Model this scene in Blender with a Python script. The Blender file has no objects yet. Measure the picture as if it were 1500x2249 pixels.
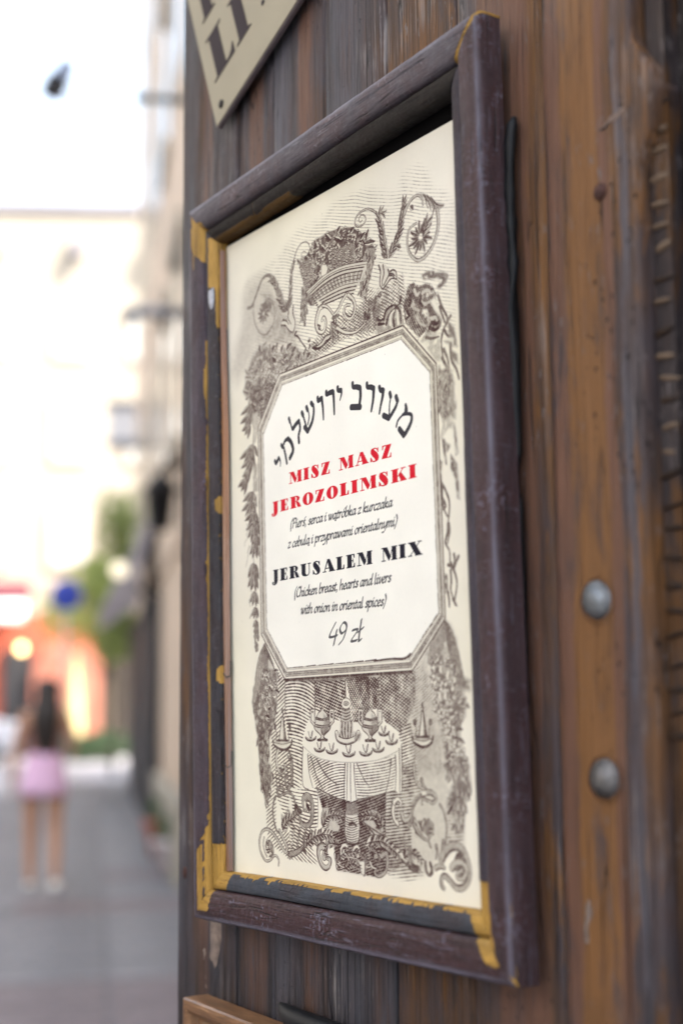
import bpy, bmesh, math, random
import numpy as np
from mathutils import Vector, Matrix, noise

# ------------------------------------------------------------------ camera, sky, sun, exposure
scene = bpy.context.scene
RX = Vector((0.53646284, 0.8438886, -0.00772357))     # camera right
RY = Vector((0.1113175, -0.06168698, 0.99186851))     # camera up
RZ = Vector((0.83655008, -0.53296036, -0.12703234))   # camera back
cam_d = bpy.data.cameras.new("camera")
cam = bpy.data.objects.new("camera", cam_d)
scene.collection.objects.link(cam)
cam.matrix_world = Matrix(((RX.x, RY.x, RZ.x, 0), (RX.y, RY.y, RZ.y, 0), (RX.z, RY.z, RZ.z, 1.6), (0, 0, 0, 1)))
cam_d.sensor_fit = 'HORIZONTAL'; cam_d.sensor_width = 24.0; cam_d.lens = 50.0
cam_d.clip_start = 0.05; cam_d.clip_end = 800
cam_d.dof.use_dof = True; cam_d.dof.focus_distance = 1.16; cam_d.dof.aperture_fstop = 2.8
scene.camera = cam

F_ = Vector((-0.9236, 0.3833, 0)); R_ = Vector((0.3833, 0.9236, 0))   # along the street / to its right
SUN_H = (R_ * 0.8 - F_ * 0.6).normalized(); SUN_EL = math.radians(48)
sun_dir = Vector((SUN_H.x * math.cos(SUN_EL), SUN_H.y * math.cos(SUN_EL), math.sin(SUN_EL)))
world = bpy.data.worlds.new("World"); scene.world = world; world.use_nodes = True
nt = world.node_tree; nt.nodes.clear()
sky = nt.nodes.new("ShaderNodeTexSky"); sky.sky_type = 'NISHITA'; sky.sun_disc = False
sky.sun_elevation = SUN_EL; sky.sun_rotation = math.atan2(SUN_H.x, SUN_H.y)
sky.air_density = 1.0; sky.dust_density = 7.0; sky.ozone_density = 0.6
bg = nt.nodes.new("ShaderNodeBackground"); bg.inputs[1].default_value = 0.15
out = nt.nodes.new("ShaderNodeOutputWorld")
veil = nt.nodes.new("ShaderNodeMix"); veil.data_type = 'RGBA'; veil.inputs[0].default_value = 0.62   # thin bright cloud veil over the whole sky
veil.inputs[7].default_value = (2.85, 3.25, 3.7, 1)
nt.links.new(sky.outputs[0], veil.inputs[6]); nt.links.new(veil.outputs[2], bg.inputs[0]); nt.links.new(bg.outputs[0], out.inputs[0])
sl = bpy.data.lights.new("sun", 'SUN'); sl.energy = 3.0; sl.angle = math.radians(0.5); sl.color = (1.0, 0.94, 0.85)
so = bpy.data.objects.new("sun", sl); scene.collection.objects.link(so)
so.rotation_euler = sun_dir.to_track_quat('Z', 'Y').to_euler()
vs = scene.view_settings
vs.view_transform = 'Standard'; vs.look = 'None'; vs.gamma = 1.0; vs.use_curve_mapping = False
vs.exposure = 2.4
scene.cycles.max_bounces = 6; scene.cycles.diffuse_bounces = 3
scene.cycles.use_denoising = True
scene.cycles.sample_clamp_indirect = 6

# ------------------------------------------------------------------ helpers
rnd = random.Random(7)
COL = scene.collection
def lnk(o, parent=None):
    COL.objects.link(o)
    if parent is not None: o.parent = parent
    return o
def tag(o, label=None, cat=None, group=None, kind=None):
    if label: o['label'] = label
    if cat: o['category'] = cat
    if group: o['group'] = group
    if kind: o['kind'] = kind
    return o
def empty(name, loc, label, cat, group=None, rot=None):
    o = bpy.data.objects.new(name, None); o.empty_display_size = 0.1
    COL.objects.link(o); o.location = loc
    if rot is not None: o.rotation_euler = rot
    return tag(o, label, cat, group)
def at(px, py, dist):
    """point seen at that place of the photograph, dist metres along the street from the camera"""
    w = RX * (px - 750) + RY * (1124.5 - py) - RZ * 3125
    w = w * (dist / w.dot(F_)); return w + Vector((0, 0, 1.6))
def st(f, r, z=0.0):
    """street coordinates: f along, r to the right"""
    v = F_ * f + R_ * r; v.z = z; return v
class MB:
    def __init__(s): s.v = []; s.f = []; s.m = []; s.sm = []
    def add(s, vs_, fs, smooth=False, mi=0):
        b = len(s.v); s.v += [tuple(p) for p in vs_]
        for f in fs: s.f.append(tuple(i + b for i in f)); s.sm.append(smooth); s.m.append(mi)
    def box(s, c, size, ax=None, mi=0, taper=1.0):
        X, Y, Z = ax if ax else (Vector((1, 0, 0)), Vector((0, 1, 0)), Vector((0, 0, 1)))
        c = Vector(c); hx, hy, hz = [q / 2 for q in size]
        vv = []
        for k in (-1, 1):
            t = taper if k == 1 else 1.0
            for (i, j) in ((-1, -1), (1, -1), (1, 1), (-1, 1)):
                vv.append(c + X * (i * hx * t) + Y * (j * hy * t) + Z * (k * hz))
        s.add(vv, [(3, 2, 1, 0), (4, 5, 6, 7), (0, 1, 5, 4), (1, 2, 6, 5), (2, 3, 7, 6), (3, 0, 4, 7)], False, mi)
    def tube(s, pts, rad, n=8, mi=0, cap=True):
        pts = [Vector(p) for p in pts]
        if not hasattr(rad, '__len__'): rad = [rad] * len(pts)
        rings = []
        up = Vector((0, 0, 1))
        for i, p in enumerate(pts):
            d = (pts[min(i + 1, len(pts) - 1)] - pts[max(i - 1, 0)]).normalized()
            a = d.cross(up)
            if a.length < 1e-3: a = d.cross(Vector((1, 0, 0)))
            a.normalize(); b = d.cross(a)
            rings.append([p + (a * math.cos(t) + b * math.sin(t)) * rad[i] for t in [2 * math.pi * k / n for k in range(n)]])
        vv = [q for r in rings for q in r]; ff = []
        for i in range(len(pts) - 1):
            for k in range(n):
                ff.append((i * n + k, i * n + (k + 1) % n, (i + 1) * n + (k + 1) % n, (i + 1) * n + k))
        if cap: ff.append(tuple(range(n))[::-1]); ff.append(tuple((len(pts) - 1) * n + k for k in range(n)))
        s.add(vv, ff, True, mi)
    def lathe(s, prof, c, ax=None, n=20, mi=0):
        X, Y, Z = ax if ax else (Vector((1, 0, 0)), Vector((0, 1, 0)), Vector((0, 0, 1)))
        c = Vector(c); vv = []
        for (r, z) in prof:
            for k in range(n):
                t = 2 * math.pi * k / n
                vv.append(c + X * (r * math.cos(t)) + Y * (r * math.sin(t)) + Z * z)
        ff = []
        for i in range(len(prof) - 1):
            for k in range(n):
                ff.append((i * n + k, i * n + (k + 1) % n, (i + 1) * n + (k + 1) % n, (i + 1) * n + k))
        s.add(vv, ff, True, mi)
    def build(s, name, mats, parent=None, bevel=0):
        me = bpy.data.meshes.new(name); me.from_pydata(s.v, [], s.f)
        for m in (mats if isinstance(mats, (list, tuple)) else [mats]): me.materials.append(m)
        me.polygons.foreach_set('material_index', s.m); me.polygons.foreach_set('use_smooth', s.sm)
        me.update()
        o = lnk(bpy.data.objects.new(name, me), parent)
        if bevel:
            b = o.modifiers.new('bevel', 'BEVEL'); b.width = bevel; b.segments = 2; b.limit_method = 'ANGLE'
        return o

# ------------------------------------------------------------------ materials
def nmat(name):
    m = bpy.data.materials.new(name); m.use_nodes = True
    t = m.node_tree; b = t.nodes['Principled BSDF']
    return m, t, b
def nd(t, typ, **kw):
    n = t.nodes.new(typ)
    for k, v in kw.items():
        if k.startswith('i_'): n.inputs[k[2:].replace('_', ' ')].default_value = v
        else: setattr(n, k, v)
    return n
def ramp(t, src, stops, interp='LINEAR'):
    r = t.nodes.new('ShaderNodeValToRGB'); r.color_ramp.interpolation = interp
    e = r.color_ramp.elements
    while len(e) < len(stops): e.new(0.5)
    for i, (p, c) in enumerate(stops):
        e[i].position = p; e[i].color = (*c, 1) if len(c) == 3 else c
    t.links.new(src, r.inputs[0]); return r.outputs[0]
def mixc(t, fac, a, b, mode='MIX'):
    m = t.nodes.new('ShaderNodeMix'); m.data_type = 'RGBA'; m.blend_type = mode
    for s, v in ((m.inputs[0], fac), (m.inputs[6], a), (m.inputs[7], b)):
        if hasattr(v, 'links') or hasattr(v, 'is_linked'): t.links.new(v, s)
        else: s.default_value = v if isinstance(v, (int, float)) else (*v, 1)
    return m.outputs[2]
def math_(t, op, a, b=0.0, c=None):
    m = t.nodes.new('ShaderNodeMath'); m.operation = op
    vals = (a, b) if c is None else (a, b, c)
    for i, v in enumerate(vals):
        if isinstance(v, (int, float)): m.inputs[i].default_value = v
        else: t.links.new(v, m.inputs[i])
    return m.outputs[0]
def noise_(t, vec, scale, detail=4, rough=0.55, dist=0.0, xyz=(1, 1, 1), loc=(0, 0, 0)):
    mp = t.nodes.new('ShaderNodeMapping'); mp.inputs['Scale'].default_value = xyz; mp.inputs['Location'].default_value = loc
    t.links.new(vec, mp.inputs['Vector'])
    n = t.nodes.new('ShaderNodeTexNoise'); n.inputs['Scale'].default_value = scale; n.inputs['Detail'].default_value = detail
    n.inputs['Roughness'].default_value = rough; n.inputs['Distortion'].default_value = dist
    t.links.new(mp.outputs[0], n.inputs['Vector']); return n.outputs['Fac']
def bump(t, b, h, strength=0.4, dist=0.001):
    n = t.nodes.new('ShaderNodeBump'); n.inputs['Strength'].default_value = strength; n.inputs['Distance'].default_value = dist
    t.links.new(h, n.inputs['Height']); t.links.new(n.outputs[0], b.inputs['Normal']); return n
def plain(name, c, rough=0.6, var=0.15, scale=6.0, metal=0.0, bmp=0.0, spec=0.5):
    m, t, b = nmat(name)
    co = nd(t, 'ShaderNodeTexCoord').outputs['Object']
    n = noise_(t, co, scale, 5)
    lo = tuple(x * (1 - var) for x in c); hi = tuple(min(1, x * (1 + var)) for x in c)
    t.links.new(ramp(t, n, [(0.3, lo), (0.7, hi)]), b.inputs['Base Color'])
    b.inputs['Roughness'].default_value = rough; b.inputs['Metallic'].default_value = metal
    b.inputs['Specular IOR Level'].default_value = spec
    if bmp: bump(t, b, noise_(t, co, scale * 6, 4), bmp, 0.01)
    return m

def wood_mat(name, warm, dark=1.0, seed=0.0, pits=0.3, pale=0.25, orange=0.4, streak_x=None):
    kx = 0.6 if warm > 0.5 else 1.0
    """weathered, many times painted board; object coordinates are metres on the wall"""
    m, t, b = nmat(name)
    co = nd(t, 'ShaderNodeTexCoord').outputs['Object']
    L = (seed, seed * 1.7, seed * 0.3)
    patch = noise_(t, co, 1, 5, 0.6, 0.3, (34 * kx, 20, 4.0), L)      # long colour streaks
    patch2 = noise_(t, co, 1, 6, 0.65, 0.2, (72 * kx, 30, 9), (seed + 5, 0, 3))
    fine = noise_(t, co, 1, 5, 0.6, 0.0, (420, 200, 9), L)       # fibre
    fine2 = noise_(t, co, 1, 3, 0.5, 0.0, (900, 300, 30), L)
    fade = noise_(t, co, 9, 4, 0.6)
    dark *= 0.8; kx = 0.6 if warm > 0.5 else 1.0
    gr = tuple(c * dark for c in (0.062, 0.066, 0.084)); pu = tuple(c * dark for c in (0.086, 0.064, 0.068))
    br = tuple(c * dark for c in (0.12, 0.064, 0.038)); og = tuple(c * dark for c in (0.24, 0.105, 0.028))
    if warm > 0.5: gr = tuple(c * dark for c in (0.070, 0.060, 0.066))
    c1 = ramp(t, patch, [(0.32, gr), (0.42, pu), (0.54, br), (0.72, og)] if warm > 0.5 else [(0.34, gr), (0.52, pu), (0.66, br), (0.85, og)])
    sep = nd(t, 'ShaderNodeSeparateXYZ'); t.links.new(co, sep.inputs[0])
    c2 = mixc(t, ramp(t, patch2, [(0.60 - 0.14 * orange, (0, 0, 0)), (0.69 - 0.14 * orange, (0.85,) * 3)]), c1, og if warm > 0.5 else br)
    c3 = mixc(t, ramp(t, patch2, [(0.34 + 0.03 * pale, (0.55,) * 3), (0.43, (0, 0, 0))]), c2, tuple(c * 1.2 for c in gr))
    # dark fibre lines and pale worn ridges
    c4 = mixc(t, math_(t, 'MULTIPLY', ramp(t, fine, [(0.36, (1, 1, 1)), (0.51, (0, 0, 0))]), 0.7 if warm < 0.5 else 0.45), c3, (0.010, 0.008, 0.008))
    worn = ramp(t, math_(t, 'MULTIPLY', fine, fade), [(0.30, (0, 0, 0)), (0.38, (1, 1, 1))])
    c5 = mixc(t, math_(t, 'MULTIPLY', worn, pale), c4, (0.34, 0.31, 0.30))
    if streak_x is not None:            # bands of brown paint that run down the board at fixed places
        for (x0, w, col, amt) in streak_x:
            wob = math_(t, 'MULTIPLY', math_(t, 'SUBTRACT', noise_(t, co, 1, 5, 0.6, 0, (6, 6, 9), (x0 * 9, 0, 0)), 0.5), 0.02)
            dx = math_(t, 'ABSOLUTE', math_(t, 'SUBTRACT', math_(t, 'ADD', sep.outputs[0], wob), x0))
            k = math_(t, 'MULTIPLY', ramp(t, math_(t, 'DIVIDE', dx, w), [(0.55, (1, 1, 1)), (1.0, (0, 0, 0))]),
                      ramp(t, patch2, [(0.34, (0, 0, 0)), (0.5, (amt, amt, amt))]))
            c5 = mixc(t, k, c5, mixc(t, ramp(t, fine, [(0.35, (0, 0, 0)), (0.6, (1, 1, 1))]), tuple(c * 0.72 for c in col), col))
    # splits: thin dark lines along the fibre; small flakes of pale undercoat
    cr = noise_(t, co, 1, 3, 0.5, 0.6, (46, 30, 1.7), (seed + 2, 1, 7))
    crk = math_(t, 'MULTIPLY', ramp(t, math_(t, 'ABSOLUTE', math_(t, 'SUBTRACT', cr, 0.5)), [(0.0, (1, 1, 1)), (0.007, (0, 0, 0))]), ramp(t, fade, [(0.4, (0, 0, 0)), (0.55, (1, 1, 1))]))
    c5 = mixc(t, math_(t, 'MULTIPLY', crk, 0.85), c5, (0.006, 0.005, 0.005))
    fl = noise_(t, co, 1, 5, 0.62, 0.1, (190, 120, 55), (seed, 4, 1))
    flk = math_(t, 'MULTIPLY', ramp(t, fl, [(0.615, (0, 0, 0)), (0.645, (1, 1, 1))]), ramp(t, fade, [(0.42, (0, 0, 0)), (0.6, (0.7, 0.7, 0.7))]))
    c5 = mixc(t, flk, c5, (0.17, 0.145, 0.14))
    vor = nd(t, 'ShaderNodeTexVoronoi'); vor.inputs['Scale'].default_value = 1.0
    mp = nd(t, 'ShaderNodeMapping'); mp.inputs['Scale'].default_value = (150, 150, 90); t.links.new(co, mp.inputs[0]); t.links.new(mp.outputs[0], vor.inputs['Vector'])
    clump = ramp(t, noise_(t, co, 10, 3, 0.5, 0, (1, 1, 0.8), (seed, 2, 0)), [(0.52, (0, 0, 0)), (0.62, (1, 1, 1))])
    pit = math_(t, 'MULTIPLY', ramp(t, vor.outputs['Distance'], [(0.10, (1, 1, 1)), (0.2, (0, 0, 0))]), clump)
    c6 = mixc(t, math_(t, 'MULTIPLY', pit, pits), c5, (0.01, 0.008, 0.008))
    low_shade = ramp(t, math_(t, 'ADD', math_(t, 'MULTIPLY', sep.outputs[2], -4.2), math_(t, 'ADD', math_(t, 'MULTIPLY', patch2, 1.1), math_(t, 'MULTIPLY', fade, 0.7))), [(0.0, (0, 0, 0)), (0.55, (1, 1, 1))])
    c6 = mixc(t, math_(t, 'MULTIPLY', low_shade, 0.72), c6, (0.010, 0.008, 0.008))     # shade below the frame and darker paint, put into the lower boards
    t.links.new(c6, b.inputs['Base Color'])
    b.inputs['Roughness'].default_value = 0.55; b.inputs['Specular IOR Level'].default_value = 0.28
    t.links.new(ramp(t, patch, [(0.3, (0.42,) * 3), (0.7, (0.68,) * 3)]), b.inputs['Roughness'])
    h = math_(t, 'ADD', math_(t, 'MULTIPLY', fine, 0.8), math_(t, 'ADD', math_(t, 'MULTIPLY', patch2, 0.9), math_(t, 'MULTIPLY', fine2, 0.25)))
    h = math_(t, 'SUBTRACT', h, math_(t, 'ADD', pit, math_(t, 'MULTIPLY', crk, 1.2)))
    h = math_(t, 'ADD', h, math_(t, 'MULTIPLY', flk, 0.25))
    bump(t, b, h, 0.9, 0.0016)
    return m

def paint_mat(name, base, scuff, under, rough=0.42, scr=0.5, along_z=True, cracks=0.5):
    """dark gloss paint over yellow paint; 'chip' attribute 1 = flaked down to the yellow coat"""
    m, t, b = nmat(name)
    co = nd(t, 'ShaderNodeTexCoord').outputs['Object']
    s_al = (1, 1, 0.18) if along_z else (0.18, 1, 1)
    n1 = noise_(t, co, 60, 5, 0.6, 0.4, s_al)
    n2 = noise_(t, co, 230, 5, 0.65, 0.0, (1, 1, 1))
    n3 = noise_(t, co, 26, 4, 0.6, 0.0)
    n4 = noise_(t, co, 1, 5, 0.7, 0.0, (900, 900, 40) if along_z else (40, 900, 900))
    n5 = noise_(t, co, 1, 5, 0.7, 0.2, (150, 150, 420) if along_z else (420, 150, 150))
    b.inputs['Specular IOR Level'].default_value = 0.27
    lo = tuple(x * 0.62 for x in base); hi = tuple(x * 1.35 for x in base)
    c1 = ramp(t, n1, [(0.3, lo), (0.7, hi)])
    red = (base[0] * 1.15, base[1] * 0.72, base[2] * 0.62)
    cr2 = noise_(t, co, 1, 3, 0.5, 0.8, (85, 85, 2.6) if along_z else (2.6, 85, 85), (3, 3, 3))
    lcr = math_(t, 'MULTIPLY', ramp(t, math_(t, 'ABSOLUTE', math_(t, 'SUBTRACT', cr2, 0.5)), [(0.0, (1, 1, 1)), (0.010, (0, 0, 0))]), ramp(t, n3, [(0.42, (0, 0, 0)), (0.55, (1, 1, 1))]))
    worn2 = ramp(t, noise_(t, co, 1, 6, 0.7, 0.1, (330, 330, 34) if along_z else (34, 330, 330), (1, 8, 2)), [(0.585, (0, 0, 0)), (0.63, (1, 1, 1))])
    c1 = mixc(t, ramp(t, n3, [(0.45, (0, 0, 0)), (0.68, (0.7, 0.7, 0.7))]), c1, red)
    k = math_(t, 'MULTIPLY', ramp(t, math_(t, 'MULTIPLY', n2, n3), [(0.335, (0, 0, 0)), (0.40, (1, 1, 1))]), scr * 0.6)
    c1 = mixc(t, math_(t, 'MULTIPLY', ramp(t, n4, [(0.38, (1, 1, 1)), (0.5, (0, 0, 0))]), 0.55), c1, tuple(x * 0.35 for x in base))
    k2 = math_(t, 'MULTIPLY', ramp(t, n5, [(0.56, (0, 0, 0)), (0.68, (1, 1, 1))]), math_(t, 'MULTIPLY', ramp(t, n3, [(0.38, (0.1, 0.1, 0.1)), (0.62, (1, 1, 1))]), scr * 0.75))
    c2 = mixc(t, k, mixc(t, k2, c1, tuple(x * 0.75 for x in scuff)), scuff)
    vo = nd(t, 'ShaderNodeTexVoronoi', feature='DISTANCE_TO_EDGE'); vo.inputs['Scale'].default_value = 1
    mp = nd(t, 'ShaderNodeMapping'); mp.inputs['Scale'].default_value = (170, 170, 60) if along_z else (60, 170, 170)
    t.links.new(co, mp.inputs[0]); 
    wv = nd(t, 'ShaderNodeVectorMath', operation='ADD'); t.links.new(mp.outputs[0], wv.inputs[0])
    nn = nd(t, 'ShaderNodeTexNoise'); nn.inputs['Scale'].default_value = 90; t.links.new(co, nn.inputs['Vector']); t.links.new(nn.outputs['Color'], wv.inputs[1])
    t.links.new(wv.outputs[0], vo.inputs['Vector'])
    crk = math_(t, 'MULTIPLY', ramp(t, vo.outputs[0], [(0.0, (1, 1, 1)), (0.05, (0, 0, 0))]), ramp(t, n3, [(0.5, (0, 0, 0)), (0.62, (1, 1, 1))]))
    c3 = mixc(t, math_(t, 'MULTIPLY', crk, cracks), c2, (0.02, 0.012, 0.012))
    c3 = mixc(t, math_(t, 'MULTIPLY', worn2, 0.5 * scr), c3, tuple(x * 0.7 for x in scuff))
    c3 = mixc(t, math_(t, 'MULTIPLY', lcr, 0.85), c3, (0.008, 0.006, 0.006))
    ed = nd(t, 'ShaderNodeAttribute', attribute_name='edge')  # pale ridge: highlight and edge wear both put into the colour
    c3 = mixc(t, math_(t, 'MULTIPLY', ed.outputs['Fac'], ramp(t, n1, [(0.3, (0.15,) * 3), (0.6, (0.75,) * 3)])), c3, tuple(x * 0.8 for x in scuff))
    at_ = nd(t, 'ShaderNodeAttribute', attribute_name='chip')
    e = math_(t, 'ADD', at_.outputs['Fac'], math_(t, 'MULTIPLY', math_(t, 'SUBTRACT', n2, 0.5), 0.5))
    ch = ramp(t, e, [(0.47, (0, 0, 0)), (0.53, (1, 1, 1))])
    rim = math_(t, 'MULTIPLY', ramp(t, e, [(0.38, (0, 0, 0)), (0.47, (1, 1, 1))]), 0.65)
    c4 = mixc(t, rim, c3, (0.02, 0.015, 0.014))
    yl = ramp(t, n1, [(0.3, tuple(x * 0.6 for x in under)), (0.55, under), (0.75, tuple(min(1, x * 1.25) for x in under))])
    yl = mixc(t, math_(t, 'MULTIPLY', ramp(t, n4, [(0.36, (1, 1, 1)), (0.47, (0, 0, 0))]), 0.6), yl, (0.07, 0.035, 0.012))
    yl = mixc(t, math_(t, 'MULTIPLY', lcr, 0.8), yl, (0.02, 0.012, 0.008))
    c5 = mixc(t, ch, c4, yl)
    t.links.new(c5, b.inputs['Base Color'])
    t.links.new(ramp(t, n2, [(0.3, (rough + 0.02,) * 3), (0.7, (rough + 0.28,) * 3)]), b.inputs['Roughness'])
    h = math_(t, 'SUBTRACT', math_(t, 'ADD', math_(t, 'MULTIPLY', n1, 0.8), math_(t, 'ADD', math_(t, 'MULTIPLY', n4, 0.5), math_(t, 'MULTIPLY', n2, 0.35))), math_(t, 'ADD', math_(t, 'MULTIPLY', ch, 1.3), math_(t, 'ADD', math_(t, 'MULTIPLY', lcr, 1.0), math_(t, 'MULTIPLY', crk, 0.4))))
    bump(t, b, h, 0.8, 0.0012)
    return m
M = {}
# ------------------------------------------------------------------ street: ground and buildings
def ground_mat(name, c1, c2, sx, sy):
    m, t, b = nmat(name)
    co = nd(t, 'ShaderNodeTexCoord').outputs['Object']
    n = noise_(t, co, 1.1, 6, 0.7); n2 = noise_(t, co, 14, 5, 0.6)
    c = ramp(t, n, [(0.35, c1), (0.65, c2)])
    c = mixc(t, math_(t, 'MULTIPLY', ramp(t, n2, [(0.4, (0, 0, 0)), (0.7, (1, 1, 1))]), 0.35), c, tuple(x * 0.55 for x in c1))
    t.links.new(c, b.inputs['Base Color'])
    t.links.new(ramp(t, n2, [(0.3, (0.45,) * 3), (0.7, (0.75,) * 3)]), b.inputs['Roughness'])
    bump(t, b, n2, 0.4, 0.01); return m
M['ground'] = ground_mat('street_stone', (0.095, 0.095, 0.108), (0.195, 0.193, 0.212), 1, 1)
M['ground_red'] = ground_mat('red_sett', (0.125, 0.10, 0.11), (0.165, 0.135, 0.148), 1, 1)
M['slab'] = ground_mat('slab_stone', (0.105, 0.105, 0.118), (0.215, 0.213, 0.228), 1, 1)
AX = (F_, R_, Vector((0, 0, 1)))
M['sunlit_plaza'] = ground_mat('sunlit_plaza_stone', (0.30, 0.29, 0.31), (0.40, 0.38, 0.40), 1, 1)  # paler than the street: sunlight at the far end put into the stone
def flat(name, f0, f1, r0, r1, z, mat, thick=0.0):
    g = MB()
    if thick: g.box(st((f0 + f1) / 2, (r0 + r1) / 2, z - thick / 2), (f1 - f0, r1 - r0, thick), AX)
    else: g.add([st(f0, r0, z), st(f0, r1, z), st(f1, r1, z), st(f1, r0, z)], [(3, 2, 1, 0)])
    return tag(g.build(name, mat), kind='structure')
flat('ground', -60, 420, -240, 240, 0.0, M['ground'])
pv = flat('pavement', -6, 27, -0.55, 0.78, 0.034, M['ground'], 0.03)
k = 0
slab_me = None
for i in range(26):                      # pavement slabs, each one laid with an open joint
    for j in range(2):
        f = 5.4 + i * 0.62; r = -0.21 + j * 0.64
        if f > 20: continue
        g = MB(); d = rnd.uniform(-0.002, 0.002)
        g.box((0, 0, 0), (0.60, 0.62, 0.03), AX)
        red = i in (3, 4, 9) or (i == 12 and j == 1)
        if slab_me is None: slab_me = {}
        key = 'r' if red else 'g'
        if key not in slab_me:
            o = g.build('paving_slab', M['ground_red'] if red else M['slab'], pv, 0.004); slab_me[key] = o
        else:
            o = slab_me[key].copy(); COL.objects.link(o); o.parent = pv
        o.location = st(f, r, 0.0385 + d)
flat('plaza', 24, 60, -30, 12, 0.004, M['sunlit_plaza'])

M['beige'] = plain('beige_render', (0.57, 0.45, 0.345), 0.85, 0.1, 1.2, bmp=0.2)
M['cream'] = plain('cream_render', (0.36, 0.325, 0.265), 0.85, 0.07, 0.7)
M['stone'] = plain('window_stone', (0.36, 0.33, 0.27), 0.8, 0.12, 3)
M['darkwood'] = plain('dark_shopfront', (0.030, 0.030, 0.034), 0.45, 0.25, 4)
M['glass'] = plain('window_glass', (0.05, 0.06, 0.07), 0.08, 0.1, 1)
M['roof'] = plain('roof_tin', (0.24, 0.225, 0.255), 0.6, 0.1, 2)
M['brown'] = plain('dark_timber_wall', (0.030, 0.022, 0.017), 0.6, 0.3, 8)

# beige tenement along the right side of the street: the facade line is r = 0.78
te = empty('tenement_house', st(12, 0.78), 'tall beige rendered house seen at a grazing angle beyond the wooden wall', 'building')
def inv(o, p): o.matrix_parent_inverse = Matrix.Translation(-p.location) if p.rotation_euler[:] == (0, 0, 0) else p.matrix_world.inverted(); return o
def part(mb, name, mat, p, bevel=0):
    o = mb.build(name, mat, p, bevel); o.matrix_parent_inverse = Matrix.Translation(-p.location); return o
g = MB(); g.box(st(19.5, 4.78, 9.5), (15, 8, 13), AX); g.box(st(19.5, 4.82, 1.5), (15, 8, 3.0), AX); part(g, 'wall', M['beige'], te)
g = MB(); g.box(st(19.5, 4.7, 16.2), (15.4, 8.6, 0.4), AX); part(g, 'cornice', M['beige'], te)
for zc in (3.15, 7.0, 11.0):
    g = MB(); g.box(st(19.5, 0.79, zc), (15.02, 0.015, 0.22), AX); part(g, 'string_course', M['beige'], te)
for (zc) in (4.9, 8.7, 12.6):
    for f in (13.4, 15.9, 18.4, 20.9, 23.4, 25.6):
        pr = .07 if f == 15.9 or (f == 13.4 and zc < 6) else .012
        g = MB()
        for df in (-0.6, 0.6): g.box(st(f + df, 0.775, zc), (0.16, 0.03, 1.9), AX)
        g.box(st(f, 0.78 - pr / 2, zc + 1.05), (1.5, pr + .01, 0.16), AX); g.box(st(f, 0.78 - pr / 2, zc - 1.03), (1.45, pr + .01, 0.12), AX)
        w = part(g, 'window', M['stone'], te)
        g = MB(); g.box(st(f, 0.775, zc), (1.04, 0.02, 1.9), AX)
        o = g.build('pane', M['glass'], w); pass
# dark shopfront at street level of the tenement, with posts and rails
g = MB(); g.box(st(21.6, 0.74, 1.42), (8.6, 0.1, 2.78), AX); sf = part(g, 'shopfront', M['darkwood'], te)
for f in (17.6, 19.6, 21.6, 23.6, 25.6):
    g = MB(); g.box(st(f, 0.68, 1.42), (0.14, 0.06, 2.8), AX)
    o = g.build('shopfront_post', M['darkwood'], sf)
g = MB(); g.box(st(14.0, 0.73, 0.4), (4.4, 0.08, 0.7), AX); part(g, 'plinth', M['stone'], te)

# house behind the wooden wall (it shades the wall; only its outline could be seen from a step aside)
nh = empty('timber_clad_house', st(2, 0.78), 'dark house that the wooden menu wall stands against', 'building')
g = MB()
fp = [st(11.9, 0.8), st(-9, 0.8), st(-9, 11), st(11.9, 11)]
g.add([(p.x, p.y, 0) for p in fp] + [(p.x, p.y, 16.3) for p in fp], [(0, 1, 5, 4), (1, 2, 6, 5), (2, 3, 7, 6), (3, 0, 4, 7), (4, 5, 6, 7)])
part(g, 'wall', M['beige'], nh)
g = MB(); g.box(st(1.4, 5.9, 16.45), (21.4, 10.6, 0.3), AX); part(g, 'roof', M['roof'], nh)

M['addedrender'] = plain('added_row_pale_render', (0.56, 0.55, 0.54), 0.85, 0.1, 1.0)
# unseen row left of view, added to bounce light and block low sky
op = empty('added_opposite_house', st(10, -8.5), 'unseen rendered house row across the street, added to bounce light and block low sky', 'building')
g = MB(); g.box(st(12, -13.0, 6.5), (44, 9, 13), AX); part(g, 'wall', M['addedrender'], op)
g = MB(); g.box(st(12, -13.0, 13.2), (44.6, 9.6, 0.4), AX); part(g, 'roof', M['roof'], op)
for z in (2.0, 5.4, 8.6, 11.4):
    for i in range(14):
        g = MB(); g.box(st(-8 + i * 3.0, -8.49, z), (1.2, 0.06, 1.8), AX); part(g, 'window', M['glass'], op)

# pale sunlit house that closes the street
fb = empty('corner_house', st(46, -6), 'sunlit cream house with a low tin roof closing the far end of the street', 'building')
D = 46.0
g = MB(); q_ = [st(D, -19), st(D, 3), st(D + 10, 3), st(D + 10, -19)]; hh_ = (16.82, 17.6, 17.6, 16.82)
g.add(q_ + [p + Vector((0, 0, h)) for p, h in zip(q_, hh_)], [(4, 5, 6, 7), (0, 4, 7, 3), (1, 2, 6, 5), (0, 1, 5, 4), (2, 3, 7, 6)]); part(g, 'wall', M['cream'], fb)
g = MB()
a = [st(D - 0.2, -19.3, 16.8), st(D - 0.2, 3.3, 17.6), st(D + 10, 3.3, 17.6), st(D + 10, -19.3, 16.8)]
up = Vector((0, 0, 0.22)); g.add(a + [p + up for p in a], [(3, 2, 1, 0), (4, 5, 6, 7), (0, 1, 5, 4), (1, 2, 6, 5), (2, 3, 7, 6), (3, 0, 4, 7)])
part(g, 'roof', M['roof'], fb)
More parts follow.
